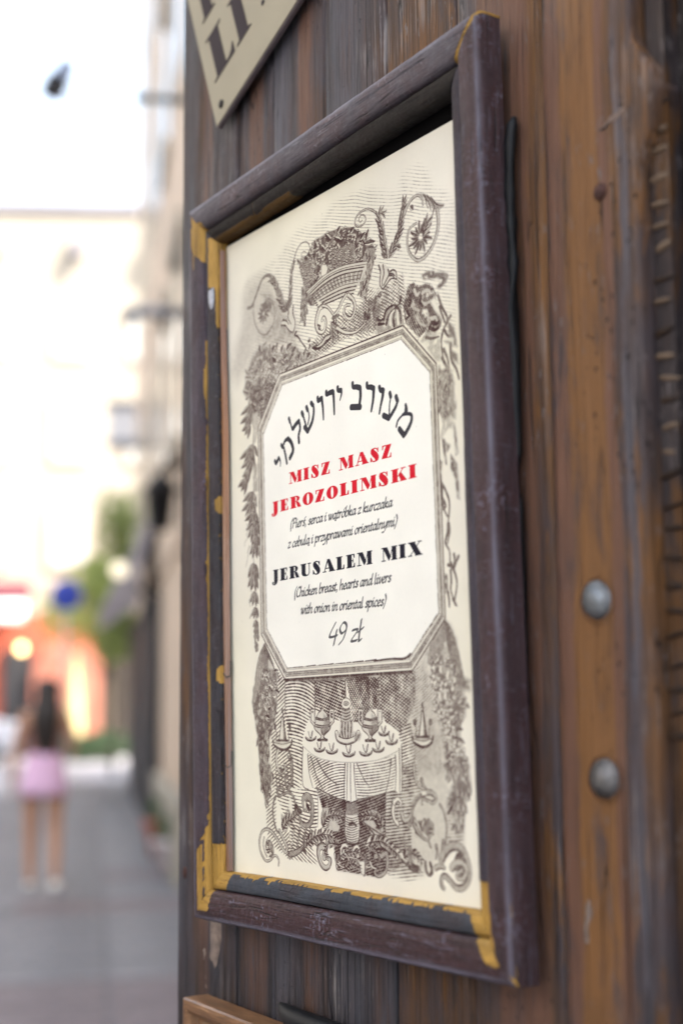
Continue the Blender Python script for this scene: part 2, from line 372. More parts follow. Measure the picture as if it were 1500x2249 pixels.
for r in (-8.7, -6.0, -3.2, -0.6, 1.8):
    g = MB(); g.box(st(D - 0.3, r, 16.2), (0.5, 0.35, 0.7), AX); part(g, 'eave_bracket', M['roof'], fb)
M['curtain'] = plain('pale_pane', (0.55, 0.55, 0.52), 0.2, 0.1, 1)
for z in (6.6, 10.0, 13.4):
    for r in (-11.2, -8.6, -6.0, -3.4, -0.8, 1.6):
        g = MB(); g.box(st(D - 0.05, r, z), (0.12, 1.3, 2.0), AX); w = part(g, 'window', M['cream'], fb)
        g = MB(); g.box(st(D - 0.12, r, z), (0.04, 1.05, 1.75), AX)
        o = g.build('pane', M['curtain'], w)

# red shop in front of it
M['red'] = plain('red_render', (0.42, 0.10, 0.055), 0.8, 0.15, 2)
M['orange'] = plain('orange_render', (0.50, 0.19, 0.13), 0.8, 0.1, 1.5)
M['maroon'] = plain('maroon_sign', (0.16, 0.03, 0.05), 0.6, 0.15, 2)
M['white'] = plain('white_cloth', (0.78, 0.74, 0.72), 0.8, 0.05, 2)
sh = empty('red_shop', st(40, -2), 'low red shop with a dark doorway and white awning at the street end', 'shop')
D = 40.0
p0 = at(-260, 1640, D); 
def rr(px, d): return (px - 200) * d / 3125
def zz(py, d): return 1.6 + (1507 - py) * d / 3125
g = MB(); g.box(st(D + 2, (rr(-300, D) + rr(232, D)) / 2, zz(1330, D) / 2), (4, rr(232, D) - rr(-300, D), zz(1330, D)), AX); part(g, 'wall', M['red'], sh)
g = MB(); g.box(st(D - 0.1, rr(47, D), 1.45), (0.16, rr(80, D) - rr(16, D), 2.9), AX); part(g, 'doorway', M['darkwood'], sh)
g = MB(); g.box(st(D - 0.3, rr(-60, D), zz(1283, D)), (0.3, rr(72, D) - rr(-190, D), 0.42), AX); part(g, 'sign_fascia', M['maroon'], sh)
g = MB(); a0, a1 = rr(-190, D), rr(60, D)
tp = [st(D - 0.2, a0, zz(1300, D)), st(D - 0.2, a1, zz(1300, D)), st(D - 1.4, a1, zz(1342, D)), st(D - 1.4, a0, zz(1342, D))]
g.add(tp + [p - Vector((0, 0, 0.12)) for p in tp], [(0, 1, 2, 3), (7, 6, 5, 4), (0, 4, 5, 1), (1, 5, 6, 2), (2, 6, 7, 3), (3, 7, 4, 0)]); part(g, 'awning', M['white'], sh)
# rounded orange gable part of the shop
g = MB(); pts = []
n = 24
for i in range(n + 1):
    t = math.pi * i / n
    pts.append((rr(150, D) - math.cos(t) * 0.93, zz(1475, D) + math.sin(t) * 1.1))
vv = [st(D - 0.5, x, z) for x, z in pts] + [st(D - 0.5, pts[-1][0], 0), st(D - 0.5, pts[0][0], 0)]
vb = [p + F_ * 0.9 for p in vv]; m_ = len(vv)
g.add(vv + vb, [tuple(range(m_)), tuple(range(m_, 2 * m_))[::-1]] + [(i, (i + 1) % m_, (i + 1) % m_ + m_, i + m_) for i in range(m_)])
part(g, 'arched_porch', M['orange'], sh)
M['lampglow'], t_, b_ = nmat('lamp_glow')
b_.inputs['Emission Color'].default_value = (1.0, 0.62, 0.25, 1); b_.inputs['Emission Strength'].default_value = 2.2
b_.inputs['Base Color'].default_value = (0.8, 0.6, 0.4, 1)
M['iron'] = plain('black_iron', (0.02, 0.02, 0.022), 0.45, 0.2, 9, 0.6)
lp = empty('doorway_lamp', at(47, 1425, D - 0.7), 'small lit globe lamp hanging in the dark doorway of the red shop', 'lamp')
g = MB(); c = lp.location
g.lathe([(0.001, -0.11), (0.07, -0.09), (0.11, 0), (0.07, 0.09), (0.001, 0.11)], c); part(g, 'globe', M['lampglow'], lp)
g = MB(); g.tube([c + Vector((0, 0, 0.1)), c + Vector((0, 0, 0.5)), c + Vector((0, 0, 0.5)) + F_ * 0.7], 0.02); part(g, 'bracket', M['iron'], lp)

gt = empty('timber_gate', st(38.5, rr(256, 38.5)), 'dark brown timber gate between the red shop and the beige house', 'gate')
for i in range(7):
    g = MB(); g.box(st(38.5, rr(226 + i * 11, 38.5), 1.55), (0.08, 0.128, 3.1), AX); part(g, 'gate_board', M['brown'], gt)
g = MB(); g.box(st(38.44, rr(259, 38.5), 2.9), (0.05, 0.95, 0.14), AX); part(g, 'rail', M['brown'], gt)
# added parasol shape: its cream colour stands for sunlight on the porch
M['sunpatch'] = plain('sun_patch_cream', (0.62, 0.50, 0.26), 0.8, 0.05, 3)
pa = empty('sun_patch_parasol', at(163, 1650, 36.5), 'added pale parasol shape standing for a sunlit patch on the orange porch', 'parasol')
c = pa.location.copy(); c.z = 0
g = MB(); g.tube([c, c + Vector((0, 0, 2.7))], 0.03); part(g, 'pole', M['iron'], pa)
g = MB(); g.lathe([(0.2, 0.42), (0.24, 0.5), (0.2, 1.2), (0.12, 2.0), (0.06, 2.6), (0.01, 2.72)], c, n=12); part(g, 'sun_patch_canopy', M['sunpatch'], pa)
g = MB(); g.lathe([(0.001, 0.06), (0.26, 0.05), (0.28, 0.0)], c, n=16); part(g, 'base', M['iron'], pa)
pa.location = c
for o in pa.children: o.matrix_parent_inverse = Matrix.Translation(-c)

# tree, bushes
def leaf_mat(name, c, c2):
    m, t, b = nmat(name)
    oi = nd(t, 'ShaderNodeTexCoord').outputs['Object']
    n = noise_(t, oi, 1.7, 4)
    t.links.new(ramp(t, n, [(0.35, c), (0.65, c2)]), b.inputs['Base Color'])
    b.inputs['Roughness'].default_value = 0.5
    b.inputs['Transmission Weight'].default_value = 0.0
    tr = nd(t, 'ShaderNodeBsdfTranslucent'); tr.inputs[0].default_value = (*[min(1, x * 1.6) for x in c2], 1)
    mx = nd(t, 'ShaderNodeMixShader'); mx.inputs[0].default_value = 0.35
    o = t.nodes['Material Output']; t.links.new(b.outputs[0], mx.inputs[1]); t.links.new(tr.outputs[0], mx.inputs[2]); t.links.new(mx.outputs[0], o.inputs[0])
    return m
M['leaf'] = leaf_mat('tree_leaf', (0.10, 0.14, 0.035), (0.21, 0.25, 0.075))
M['bush'] = leaf_mat('bush_leaf', (0.05, 0.09, 0.045), (0.10, 0.15, 0.08))
M['bark'] = plain('bark', (0.09, 0.07, 0.05), 0.9, 0.3, 12, bmp=0.4)
def leaves(mb, centre, rad, n, s, rg):
    for i in range(n):
        while True:
            d = Vector((rg.uniform(-1, 1), rg.uniform(-1, 1), rg.uniform(-1, 1)))
            if 0.15 < d.length < 1: break
        d = d.normalized() * (d.length ** 0.5)
        p = Vector(centre) + Vector((d.x * rad[0], d.y * rad[1], d.z * rad[2]))
        a = Vector((rg.gauss(0, 1), rg.gauss(0, 1), rg.gauss(0, 1))).normalized(); b = a.orthogonal().normalized()
        q = s * rg.uniform(0.6, 1.3)
        mb.add([p - a * q, p + b * q * 0.5, p + a * q, p - b * q * 0.5], [(0, 1, 2, 3)])
tc = at(232, 1640, 37); tc.z = 0
tr = empty('street_tree', tc, 'green tree with a yellowish leafy crown beside the orange porch', 'tree')
g = MB(); T = []
g.tube([tc, tc + Vector((0.05, 0, 1.4)), tc + Vector((0.1, 0.05, 2.6)), tc + Vector((0.0, 0.1, 4.2)), tc + Vector((0, 0.1, 5.6))], [0.17, 0.13, 0.11, 0.07, 0.02], 9)
for k in range(7):
    t = rnd.uniform(0, 6.28); z0 = 2.0 + k * 0.45
    g.tube([tc + Vector((0.06, 0.05, z0)), tc + Vector((0.5 * math.cos(t), 0.5 * math.sin(t), z0 + 0.5)), tc + Vector((1.1 * math.cos(t), 1.1 * math.sin(t), z0 + 1.0))], [0.05, 0.035, 0.012], 6)
part(g, 'trunk', M['bark'], tr)
g = MB()
for k in range(30):
    t = rnd.uniform(0, 6.28); r = rnd.uniform(0, 1.25); z = rnd.uniform(2.9, 4.9)
    leaves(g, tc + Vector((r * math.cos(t), r * math.sin(t), z)) , (0.55, 0.55, 0.42), 170, 0.085, rnd)
for k in range(10):
    leaves(g, tc + R_ * rnd.uniform(0.2, 1.0) + Vector((0, 0, rnd.uniform(3.8, 5.4))), (0.45, 0.45, 0.4), 150, 0.085, rnd)
part(g, 'crown', M['leaf'], tr)
for i, (px, w, h, lb) in enumerate(((180, 0.5, 0.42, 'low round bush at the left foot of the street tree'), (232, 0.55, 0.5, 'taller bush planted right beside the street tree trunk'))):
    c = at(px, 1645, 35.5); c.z = 0
    b = empty('bush', c, lb, 'bush', 'bushes under the street tree')
    g = MB(); leaves(g, c + Vector((0, 0, h * 0.8)), (w, w, h * 0.75), 1100, 0.06, rnd); part(g, 'foliage', M['bush'], b)
    g = MB()
    for q in range(5): g.tube([c, c + Vector((rnd.uniform(-.2, .2), rnd.uniform(-.2, .2), h * 0.9))], [0.02, 0.008], 5)
    part(g, 'stem', M['bark'], b)
c = at(255, 1680, 31); c.z = 0
hb = empty('climbing_shrub', st(29.2, 0.45), 'pale green climber growing up at the corner of the beige house', 'plant')
c = hb.location
g = MB()
for k in range(22): leaves(g, c + R_ * rnd.uniform(-0.35, 0.5) + F_ * rnd.uniform(-.3, .6) + Vector((0, 0, rnd.uniform(2.6, 5.6))), (0.28, 0.28, 0.4), 130, 0.07, rnd)
part(g, 'foliage', M['leaf'], hb)
g = MB(); g.tube([c, c + Vector((0.05, 0, 2.6)), c + Vector((0, 0.1, 5))], [0.06, 0.04, 0.02], 7); part(g, 'stem', M['bark'], hb)

# round blue road sign
M['blue'] = plain('sign_blue', (0.02, 0.05, 0.42), 0.35, 0.08, 5)
M['galv'] = plain('galvanised', (0.35, 0.35, 0.36), 0.4, 0.1, 9, 0.8)
c = at(145, 1307, 27)
sg = empty('road_sign', Vector((c.x, c.y, 0)), 'round blue road sign on a thin pole before the tree', 'sign')
g = MB(); X, Y, Z = R_, Vector((0, 0, 1)), -F_
g.lathe([(0.001, 0.015), (0.27, 0.015), (0.285, 0.008), (0.285, -0.008), (0.27, -0.015), (0.001, -0.015)], c, (X, Y, Z), 28); part(g, 'disc', M['blue'], sg)
g = MB(); g.tube([Vector((c.x, c.y, 0)) + F_ * 0.04, Vector((c.x, c.y, c.z + 0.2)) + F_ * 0.04], 0.03); part(g, 'pole', M['galv'], sg)

# projecting box sign, awning, lanterns on the tenement
M['signwhite'] = plain('sign_box_white', (0.8, 0.8, 0.82), 0.5, 0.04, 3)
ps = empty('projecting_sign', st(26.2, 0.5, zz(915, 26.2)), 'white box sign with grey edges projecting from the far corner of the beige house', 'sign')
f = 26.2; z0, z1 = zz(968, f), zz(862, f); r0, r1 = rr(228, f), rr(290, f)
g = MB(); g.box(st(f, (r0 + r1) / 2, (z0 + z1) / 2), (0.14, r1 - r0, z1 - z0 - 0.3), AX); part(g, 'panel', M['signwhite'], ps)
M['greymetal'] = plain('grey_metal', (0.22, 0.23, 0.26), 0.5, 0.1, 3)
for z in (z0 + 0.07, z1 - 0.07):
    g = MB(); g.box(st(f, (r0 + r1) / 2 + 0.03, z), (0.2, r1 - r0 + 0.1, 0.15), AX); part(g, 'edge_rail', M['greymetal'], ps)
aw = empty('shop_awning', st(19, 0.6, 3.4), 'sloping grey violet awning over the dark shopfront', 'awning')
M['awn'] = plain('grey_violet_canvas', (0.17, 0.15, 0.17), 0.8, 0.15, 3)
g = MB(); f0, f1 = 17.4, 22.5
top = [st(f0, 0.74, zz(1095, f0)), st(f1, 0.74, 4.1)]; lowp = [st(f0, rr(300, f0) - .02, zz(1255, f0)), st(f1, 0.1, 2.9)]
q = [top[0], top[1], lowp[1], lowp[0]]
g.add(q + [p - Vector((0, 0, 0.04)) for p in q], [(0, 1, 2, 3), (7, 6, 5, 4), (0, 4, 5, 1), (1, 5, 6, 2), (2, 6, 7, 3), (3, 7, 4, 0)]); part(g, 'canvas', M['awn'], aw)
g = MB(); vv = [lowp[0], lowp[1], lowp[1] - Vector((0, 0, .3)), lowp[0] - Vector((0, 0, .3))]; g.add(vv + [p + R_ * .02 for p in vv], [(0, 1, 2, 3), (7, 6, 5, 4), (2, 6, 7, 3)]); part(g, 'valance', M['awn'], aw)
for q in (0, 1):
    g = MB(); g.tube([lowp[q] - Vector((0, 0, .04)), st((f0, f1)[q], 0.75, 2.5)], 0.02); part(g, 'arm', M['iron'], aw)
def lantern(name, c, lb, glow, rad, wallr):
    e = empty(name, c, lb, 'lantern')
    g = MB(); g.lathe([(0.001, -rad), (rad * .7, -rad * .75), (rad, 0), (rad * .7, rad * .75), (0.001, rad)], c); part(g, 'globe', glow, e)
    g = MB(); g.tube([c + Vector((0, 0, rad)), c + Vector((0, 0, rad * 2)), st(c.dot(F_), wallr, c.z + rad * 2)], 0.02, 6); part(g, 'bracket', M['iron'], e)
M['warmglobe'], t_, b_ = nmat('warm_globe'); b_.inputs['Base Color'].default_value = (0.9, 0.8, 0.6, 1)
b_.inputs['Emission Color'].default_value = (1.0, 0.86, 0.62, 1); b_.inputs['Emission Strength'].default_value = 0.25; b_.inputs['Roughness'].default_value = 0.3
lantern('globe_lantern', at(262, 1252, 18.5), 'cream globe lantern under the edge of the grey awning', M['warmglobe'], 0.11, 0.74)
# black carriage lantern nearer to us
c = at(352, 1108, 12.6)
e = empty('wall_lantern', c, 'black iron wall lantern on a bracket high on the beige facade', 'lantern')
g = MB(); g.lathe([(0.03, -.24), (.09, -.22), (.13, .1), (.17, .13), (.05, .27), (0.01, .33)], c, n=6); part(g, 'body', M['iron'], e)
g = MB(); g.tube([c + Vector((0, 0, .3)), c + Vector((0, 0, .42)) + R_ * .08, c + Vector((0, 0, .3)) + R_ * .2], 0.03, 6); g.box(c + R_ * .2 + Vector((0, 0, .1)), (.3, .06, .55), AX); part(g, 'bracket', M['iron'], e)

# cables across the street, lamp hung on the first
M['cable'] = plain('cable_black', (0.03, 0.035, 0.03), 0.5, 0.1, 9)
f = 8.5; z = zz(155, f)
g = MB(); g.tube([st(f, 0.78, z), st(f, rr(285, f), z)], 0.026, 8); g.tube([st(f, rr(286, f), z), st(f, rr(279, f), z)], 0.035, 8)
tag(g.build('bracket_arm', M['cable']), 'dark metal arm reaching out from the beige facade near the top of the picture', 'bracket')
g = MB(); g.tube([st(f, rr(281, f), z), st(f, -0.1, z - 0.03), st(f, -0.3, z - 0.03), st(f, -3, z + 0.1), st(f, -8.4, z + .4)], 0.004, 6)
tag(g.build('overhead_cable', M['cable']), 'thin wire strung across the street that carries the hanging lamp', 'cable')
f2 = 12.0; z2 = zz(655, f2)
g = MB(); g.tube([st(f2, 0.78, z2), st(f2, rr(272, f2), z2)], 0.055, 8); g.tube([st(f2, rr(276, f2), z2 + .02), st(f2, rr(268, f2), z2 - .12)], 0.05, 8)
tag(g.build('bracket_arm', M['greymetal']), 'stout pale grey bracket arm on the facade halfway up the picture', 'bracket')
c = at(120, 190, 8.5)
M['lampblue'] = plain('pale_blue_metal', (0.30, 0.38, 0.55), 0.4, 0.1, 9)
hl = empty('hanging_lamp', c, 'dark street lamp head hanging from the overhead cable', 'lamp')
tl = (R_ * 0.45 + Vector((0, 0, 0.9))).normalized(); sx = tl.cross(F_).normalized()
g = MB(); g.box(c, (0.12, 0.12, 0.13), (sx, F_, tl)); part(g, 'lamp_head', M['iron'], hl, 0.01)
g = MB(); g.box(c + tl * 0.125, (0.09, 0.10, 0.12), (sx, F_, tl)); part(g, 'lamp_arm', M['lampblue'], hl, 0.01)
g = MB(); g.tube([c + tl * .2, Vector((c.x, c.y, z - .05)) + R_ * .1], .004, 6); part(g, 'hanger', M['cable'], hl)

# flower pots at the foot of the facade
M['terra'] = plain('terracotta', (0.42, 0.13, 0.09), 0.7, 0.15, 8)
M['pot'] = plain('pale_pot', (0.62, 0.55, 0.56), 0.6, 0.1, 8)
for px, py, f, mt, lb, s in ((352, 1850, 14.2, 'terra', 'terracotta flower pot at the foot of the beige facade', 1.1), (372, 1912, 12.6, 'pot', 'pale flower pot standing nearest by the beige facade', 1.0)):
    c = st(f, rr(px, f)); e = empty('flower_pot', Vector(c), lb, 'pot', 'pots along the beige facade'); c = Vector((c.x, c.y, 0.055))
    g = MB(); g.lathe([(0.001, 0), (.1 * s, 0), (.15 * s, .26 * s), (.165 * s, .27 * s), (.165 * s, .31 * s), (.13 * s, .31 * s), (.12 * s, .25 * s), (0.001, .25 * s)], c); part(g, 'pot', M[mt], e)
    g = MB(); leaves(g, c + Vector((0, 0, .4 * s)), (.14, .14, .12), 160, .035, rnd); part(g, 'foliage', M['bush'], e)

# parked car at the left edge
M['carpaint'] = plain('pale_car_paint', (0.62, 0.64, 0.70), 0.25, 0.03, 2)
M['rubber'] = plain('rubber', (0.02, 0.02, 0.02), 0.8, 0.2, 6)
M['lampred'] = plain('tail_red', (0.4, 0.02, 0.02), 0.3, 0.1, 3)
cc = st(34.5, rr(50, 34.5) - 1.9)
car = empty('parked_car', cc, 'pale silver car parked at the left of the plaza', 'car')
g = MB(); prof = [(-1.95, .35), (-2.0, .75), (-1.75, .92), (-1.2, .98), (-.75, 1.42), (.5, 1.46), (1.2, 1.1), (1.85, .98), (2.0, .7), (1.95, .35)]
vv = []
for s_, k_ in ((-1, .82), (-1, .9), (1, .9), (1, .82)):
    pass
for wd in (-0.84, 0.84):
    for (x, z) in prof: vv.append(cc + R_ * x + F_ * wd * (0.82 if z > 1.2 else 1) + Vector((0, 0, z)))
n = len(prof); g.add(vv, [tuple(range(n))[::-1], tuple(range(n, 2 * n))] + [(i, (i + 1) % n, (i + 1) % n + n, i + n) for i in range(n)])
body = part(g, 'body', M['carpaint'], car, 0.05)
for sd in (-1, 1):
    g = MB()
    for (a_, b_, c_, d_) in ((-.72, .0, -.98, 0), (.06, .62, .06, 1.0)):
        pass
    w = [(-1.0, 1.02), (-.68, 1.36), (-.05, 1.39), (-.05, 1.02)]; w2 = [(.03, 1.02), (.03, 1.39), (.46, 1.38), (1.0, 1.06)]
    for ww in (w, w2):
        g.add([cc + R_ * x + F_ * sd * (0.845 - 0.36 * max(0, z - 1.0)) + Vector((0, 0, z)) for x, z in ww], [(0, 1, 2, 3)])
    part(g, 'side_window', M['glass'], car)
g = MB(); g.add([cc + R_ * x + F_ * y_ + Vector((0, 0, z)) for x, y_, z in ((1.17, -.66, 1.14), (1.17, .66, 1.14), (.58, .58, 1.45), (.58, -.58, 1.45))], [(0, 1, 2, 3)]); part(g, 'windscreen', M['glass'], car)
for sx_ in (-1.25, 1.28):
    for sy_ in (-.8, .8):
        g = MB(); g.lathe([(0.001, -.1), (.26, -.1), (.31, -.07), (.31, .07), (.26, .1), (0.001, .1)], cc + R_ * sx_ + F_ * sy_ + Vector((0, 0, .31)), (R_, Vector((0, 0, 1)), F_)); w = part(g, 'wheel', M['rubber'], car)
        g = MB(); g.lathe([(0.001, 0), (.18, 0), (.19, -.01)], cc + R_ * sx_ + F_ * (sy_ + .105 * (1 if sy_ > 0 else -1)) + Vector((0, 0, .31)), (R_, Vector((0, 0, 1)), F_)); o = g.build('rim', M['galv'], w)
for sy_ in (-.6, .6):
    g = MB(); g.box(cc + R_ * 1.96 + F_ * sy_ + Vector((0, 0, .75)), (.3, .08, .14), (F_, R_, Vector((0, 0, 1)))); part(g, 'headlight', M['signwhite'], car)
# ------------------------------------------------------------------ woman walking away
M['skin'] = plain('skin', (0.50, 0.27, 0.17), 0.55, 0.06, 8)
M['hair'] = plain('dark_hair', (0.018, 0.012, 0.010), 0.45, 0.3, 30)
M['lilac'] = plain('pink_lilac_cloth', (0.80, 0.52, 0.74), 0.8, 0.06, 10)
M['top'] = plain('brown_top', (0.30, 0.15, 0.13), 0.8, 0.15, 10)
M['shoe'] = plain('pale_shoe', (0.82, 0.78, 0.74), 0.6, 0.05, 10)
def skin_mesh(name, verts, edges, radii, mat, parent, root=0, sub=2):
    me = bpy.data.meshes.new(name); me.from_pydata(verts, edges, [])
    o = lnk(bpy.data.objects.new(name, me))
    md = o.modifiers.new('s', 'SKIN'); o.modifiers.new('u', 'SUBSURF').levels = sub; md.use_smooth_shade = True
    for i, r in enumerate(radii):
        sv = me.skin_vertices[0].data[i]; sv.radius = r if hasattr(r, '__len__') else (r, r); sv.use_root = (i == root)
    bpy.context.view_layer.update()
    dg = bpy.context.evaluated_depsgraph_get()
    m2 = bpy.data.meshes.new_from_object(o.evaluated_get(dg)); bpy.data.objects.remove(o)
    m2.materials.clear(); m2.materials.append(mat); m2.name = name
    for p in m2.polygons: p.use_smooth = True
    return lnk(bpy.data.objects.new(name, m2), parent)
wl = Vector((-11.46, 4.35, 0))
wo = empty('person', wl, 'woman with long dark hair walking away in a pink lilac skirt and pale shoes', 'person')
wo.rotation_euler = (0, 0, math.atan2(F_.y, F_.x) - math.pi / 2)       # local +Y = walking direction, +X = right
wo.scale = (1.06, 1.06, 1.06)
V = [(0, 0, .93), (0, .0, 1.06), (0, -.01, 1.2), (0, 0, 1.33), (0, .01, 1.42), (0, .03, 1.5), (0, .04, 1.58),
     (-.09, 0, .86), (-.095, .03, .5), (-.095, .02, .28), (-.09, -.02, .08), (-.10, .09, .045),
     (.09, 0, .86), (.095, -.02, .5), (.10, -.1, .29), (.10, -.18, .12), (.105, -.10, .06),
     (-.155, 0, 1.355), (-.215, -.02, 1.1), (-.235, .04, .88), (-.235, .08, .80),
     (.155, 0, 1.355), (.225, .03, 1.12), (.20, .2, 1.04), (.19, .27, 1.05)]
Ed = [(0, 1), (1, 2), (2, 3), (3, 4), (4, 5), (5, 6), (0, 7), (7, 8), (8, 9), (9, 10), (10, 11), (0, 12), (12, 13), (13, 14), (14, 15), (15, 16),
      (3, 17), (17, 18), (18, 19), (19, 20), (3, 21), (21, 22), (22, 23), (23, 24)]
Rr = [(.15, .11), (.115, .085), (.12, .085), (.13, .085), (.05, .05), (.062, .075), (.075, .09),
      .088, .058, .05, .034, .035, .088, .058, .05, .034, .035, .05, .038, .03, .028, .05, .038, .03, .028]
skin_mesh('body', V, Ed, Rr, M['skin'], wo)
for side, yy, xx in ((-1, .0, -.235), (1, .3, .19)):     # small curled fingers
    for k in range(4):
        g = MB(); b0 = Vector((xx + (k - 1.5) * .012 * (1 if side > 0 else .3), yy + .09 * (side < 0) + k * .012 * (side < 0), .80 if side < 0 else 1.05))
        g.tube([b0, b0 + Vector((0, .02, -.05 if side < 0 else .0)), b0 + Vector((0, .03 + .03 * (side > 0), -.075 if side < 0 else -.02))], [.009, .008, .006], 6); g.build('finger', M['skin'], wo)
g = MB(); g.lathe([(.128, 1.07), (.145, 1.0), (.165, .92), (.185, .80), (.19, .74), (.18, .745), (.15, .95), (.12, 1.06)], (0, 0, 0), (Vector((1, 0, 0)), Vector((0, .78, 0)), Vector((0, 0, 1))), 28); g.build('skirt', M['lilac'], wo)
g = MB(); g.lathe([(.132, 1.05), (.126, 1.12), (.132, 1.2), (.145, 1.3), (.12, 1.36), (.06, 1.40)], (0, 0, 0), (Vector((1.02, 0, 0)), Vector((0, .74, 0)), Vector((0, 0, 1))), 28); g.build('top', M['top'], wo)
g = MB(); vv = []; ff = []
prof = [(1.655, .03, .02), (1.64, .075, .065), (1.58, .095, .095), (1.50, .095, .085), (1.42, .105, .07), (1.30, .105, .055), (1.18, .09, .045), (1.08, .05, .03), (1.04, .01, .01)]
n = 16
for (z, a, b) in prof:
    for k in range(n):
        t = 2 * math.pi * k / n; rip = 1 + .06 * math.sin(5 * t + z * 9)
        vv.append((a * 1.05 * math.cos(t) * rip + .012, (-.02 if z > 1.45 else -.085) + b * math.sin(t) * rip, z))
for i in range(len(prof) - 1):
    for k in range(n): ff.append((i * n + k, (i + 1) * n + k, (i + 1) * n + (k + 1) % n, i * n + (k + 1) % n))
g.add(vv, ff, True); g.build('hair', M['hair'], wo)
for (x, y, z) in ((-.095, .04, .045), (.105, -.15, .06)):
    g = MB(); g.add([(x + sx * w, y + yy, zz_) for zz_, s in ((z - .045, 1), (z + .015, .9), (z + .05, .55)) for (sx, yy, w) in ((-1, -.1 * s, .035 * s), (1, -.1 * s, .035 * s), (1, .06, .045 * s), (.6, .14 * s, .03), (-.6, .14 * s, .03), (-1, .06, .045 * s))],
                    [tuple(range(6))[::-1], tuple(range(12, 18))] + [(a * 6 + i, a * 6 + (i + 1) % 6, a * 6 + 6 + (i + 1) % 6, a * 6 + 6 + i) for a in (0, 1) for i in range(6)], True)
    g.build('shoe', M['shoe'], wo)

# ------------------------------------------------------------------ wooden wall
OG = (0.21, 0.098, 0.036); BR = (0.16, 0.08, 0.052); GR = (0.105, 0.10, 0.12)
WX = -0.9
wall = empty('wooden_wall', (WX, 0.63, 1.2), 'weathered wooden wall of upright boards with peeling brown and grey paint', 'wooden wall')
def plank(x0, x1, z0, z1, mat, y=0.63, th=0.024, edge=None, bev=0.0012):
    """one board: front gently wavy, long edges eased"""
    n = 240; v = []; f = []
    cols = [0.0, 0.02, 0.08] + [i / 10 for i in range(1, 10)] + [0.92, 0.98, 1.0]
    sd = rnd.uniform(0, 99)
    for i in range(n + 1):
        z = z0 + (z1 - z0) * i / n
        e0 = 0.0008 * noise.noise(Vector((sd, z * 14, 0))) + 0.0005 * noise.noise(Vector((sd, z * 90, 3)))
        e1 = 0.0008 * noise.noise(Vector((sd + 9, z * 14, 0))) + 0.0005 * noise.noise(Vector((sd + 9, z * 90, 3)))
        if edge: e1 += edge(z)
        a, b = x0 + e0, x1 + e1
        row = [(a, y + th)]
        for u in cols:
            x = a + (b - a) * u
            r = min(u, 1 - u) * (x1 - x0)
            d = max(0, (0.003 - r) / 0.003) ** 2 * 0.003
            d += 0.0007 * noise.noise(Vector((x * 22, z * 2.2, sd))) + 0.0004 * noise.noise(Vector((x * 160, z * 4, sd)))
            row.append((x, y + d))
        row.append((b, y + th))
        for (x, yy) in row: v.append((x - WX, yy - 0.63, z - 1.2))
    m = len(cols) + 2
    for i in range(n):
        for k in range(m - 1): f.append((i * m + k, i * m + k + 1, (i + 1) * m + k + 1, (i + 1) * m + k))
    g = MB(); g.add(v, f, True)
    return g.build('plank', mat, wall)
ZL, ZH = -1.2 + 1.2, 3.1
seams = [-1.293, -1.1745, -1.105, -1.012, -0.9185, -0.8235, -0.7238, -0.633]
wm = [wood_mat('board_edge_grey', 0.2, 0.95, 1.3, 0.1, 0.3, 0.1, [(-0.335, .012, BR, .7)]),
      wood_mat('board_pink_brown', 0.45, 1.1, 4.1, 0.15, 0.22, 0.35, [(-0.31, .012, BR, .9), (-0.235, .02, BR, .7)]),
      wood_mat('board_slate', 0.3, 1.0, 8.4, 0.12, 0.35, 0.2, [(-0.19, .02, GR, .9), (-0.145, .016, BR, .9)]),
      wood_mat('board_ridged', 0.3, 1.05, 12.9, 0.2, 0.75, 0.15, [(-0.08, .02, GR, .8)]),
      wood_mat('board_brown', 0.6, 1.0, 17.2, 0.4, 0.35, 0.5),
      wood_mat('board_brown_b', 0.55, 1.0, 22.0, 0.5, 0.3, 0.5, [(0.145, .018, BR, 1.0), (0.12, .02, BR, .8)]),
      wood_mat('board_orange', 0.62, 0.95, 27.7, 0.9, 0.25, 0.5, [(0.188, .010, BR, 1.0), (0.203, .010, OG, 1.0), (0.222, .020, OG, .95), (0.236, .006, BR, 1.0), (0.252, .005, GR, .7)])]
def knot_edge(z):
    return 0.020 * math.exp(-((z - 1.985) / 0.022) ** 2) + 0.010 * math.exp(-((z - 1.955) / 0.012) ** 2) - 0.004 * math.exp(-((z - 2.03) / .015) ** 2)
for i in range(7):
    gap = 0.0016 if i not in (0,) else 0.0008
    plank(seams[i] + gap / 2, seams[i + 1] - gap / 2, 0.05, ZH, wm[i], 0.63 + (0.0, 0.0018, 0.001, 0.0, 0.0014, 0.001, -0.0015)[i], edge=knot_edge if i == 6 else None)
# back boarding that closes the gaps, side return, top rail
M['backdark'] = plain('dark_backing', (0.0025, 0.0022, 0.0022), 0.9, 0.2, 9, spec=0.08)
g = MB(); g.box((0.0, 0.034, 0.38), (0.782, 0.014, 3.05)); g.build('back_board', M['backdark'], wall)
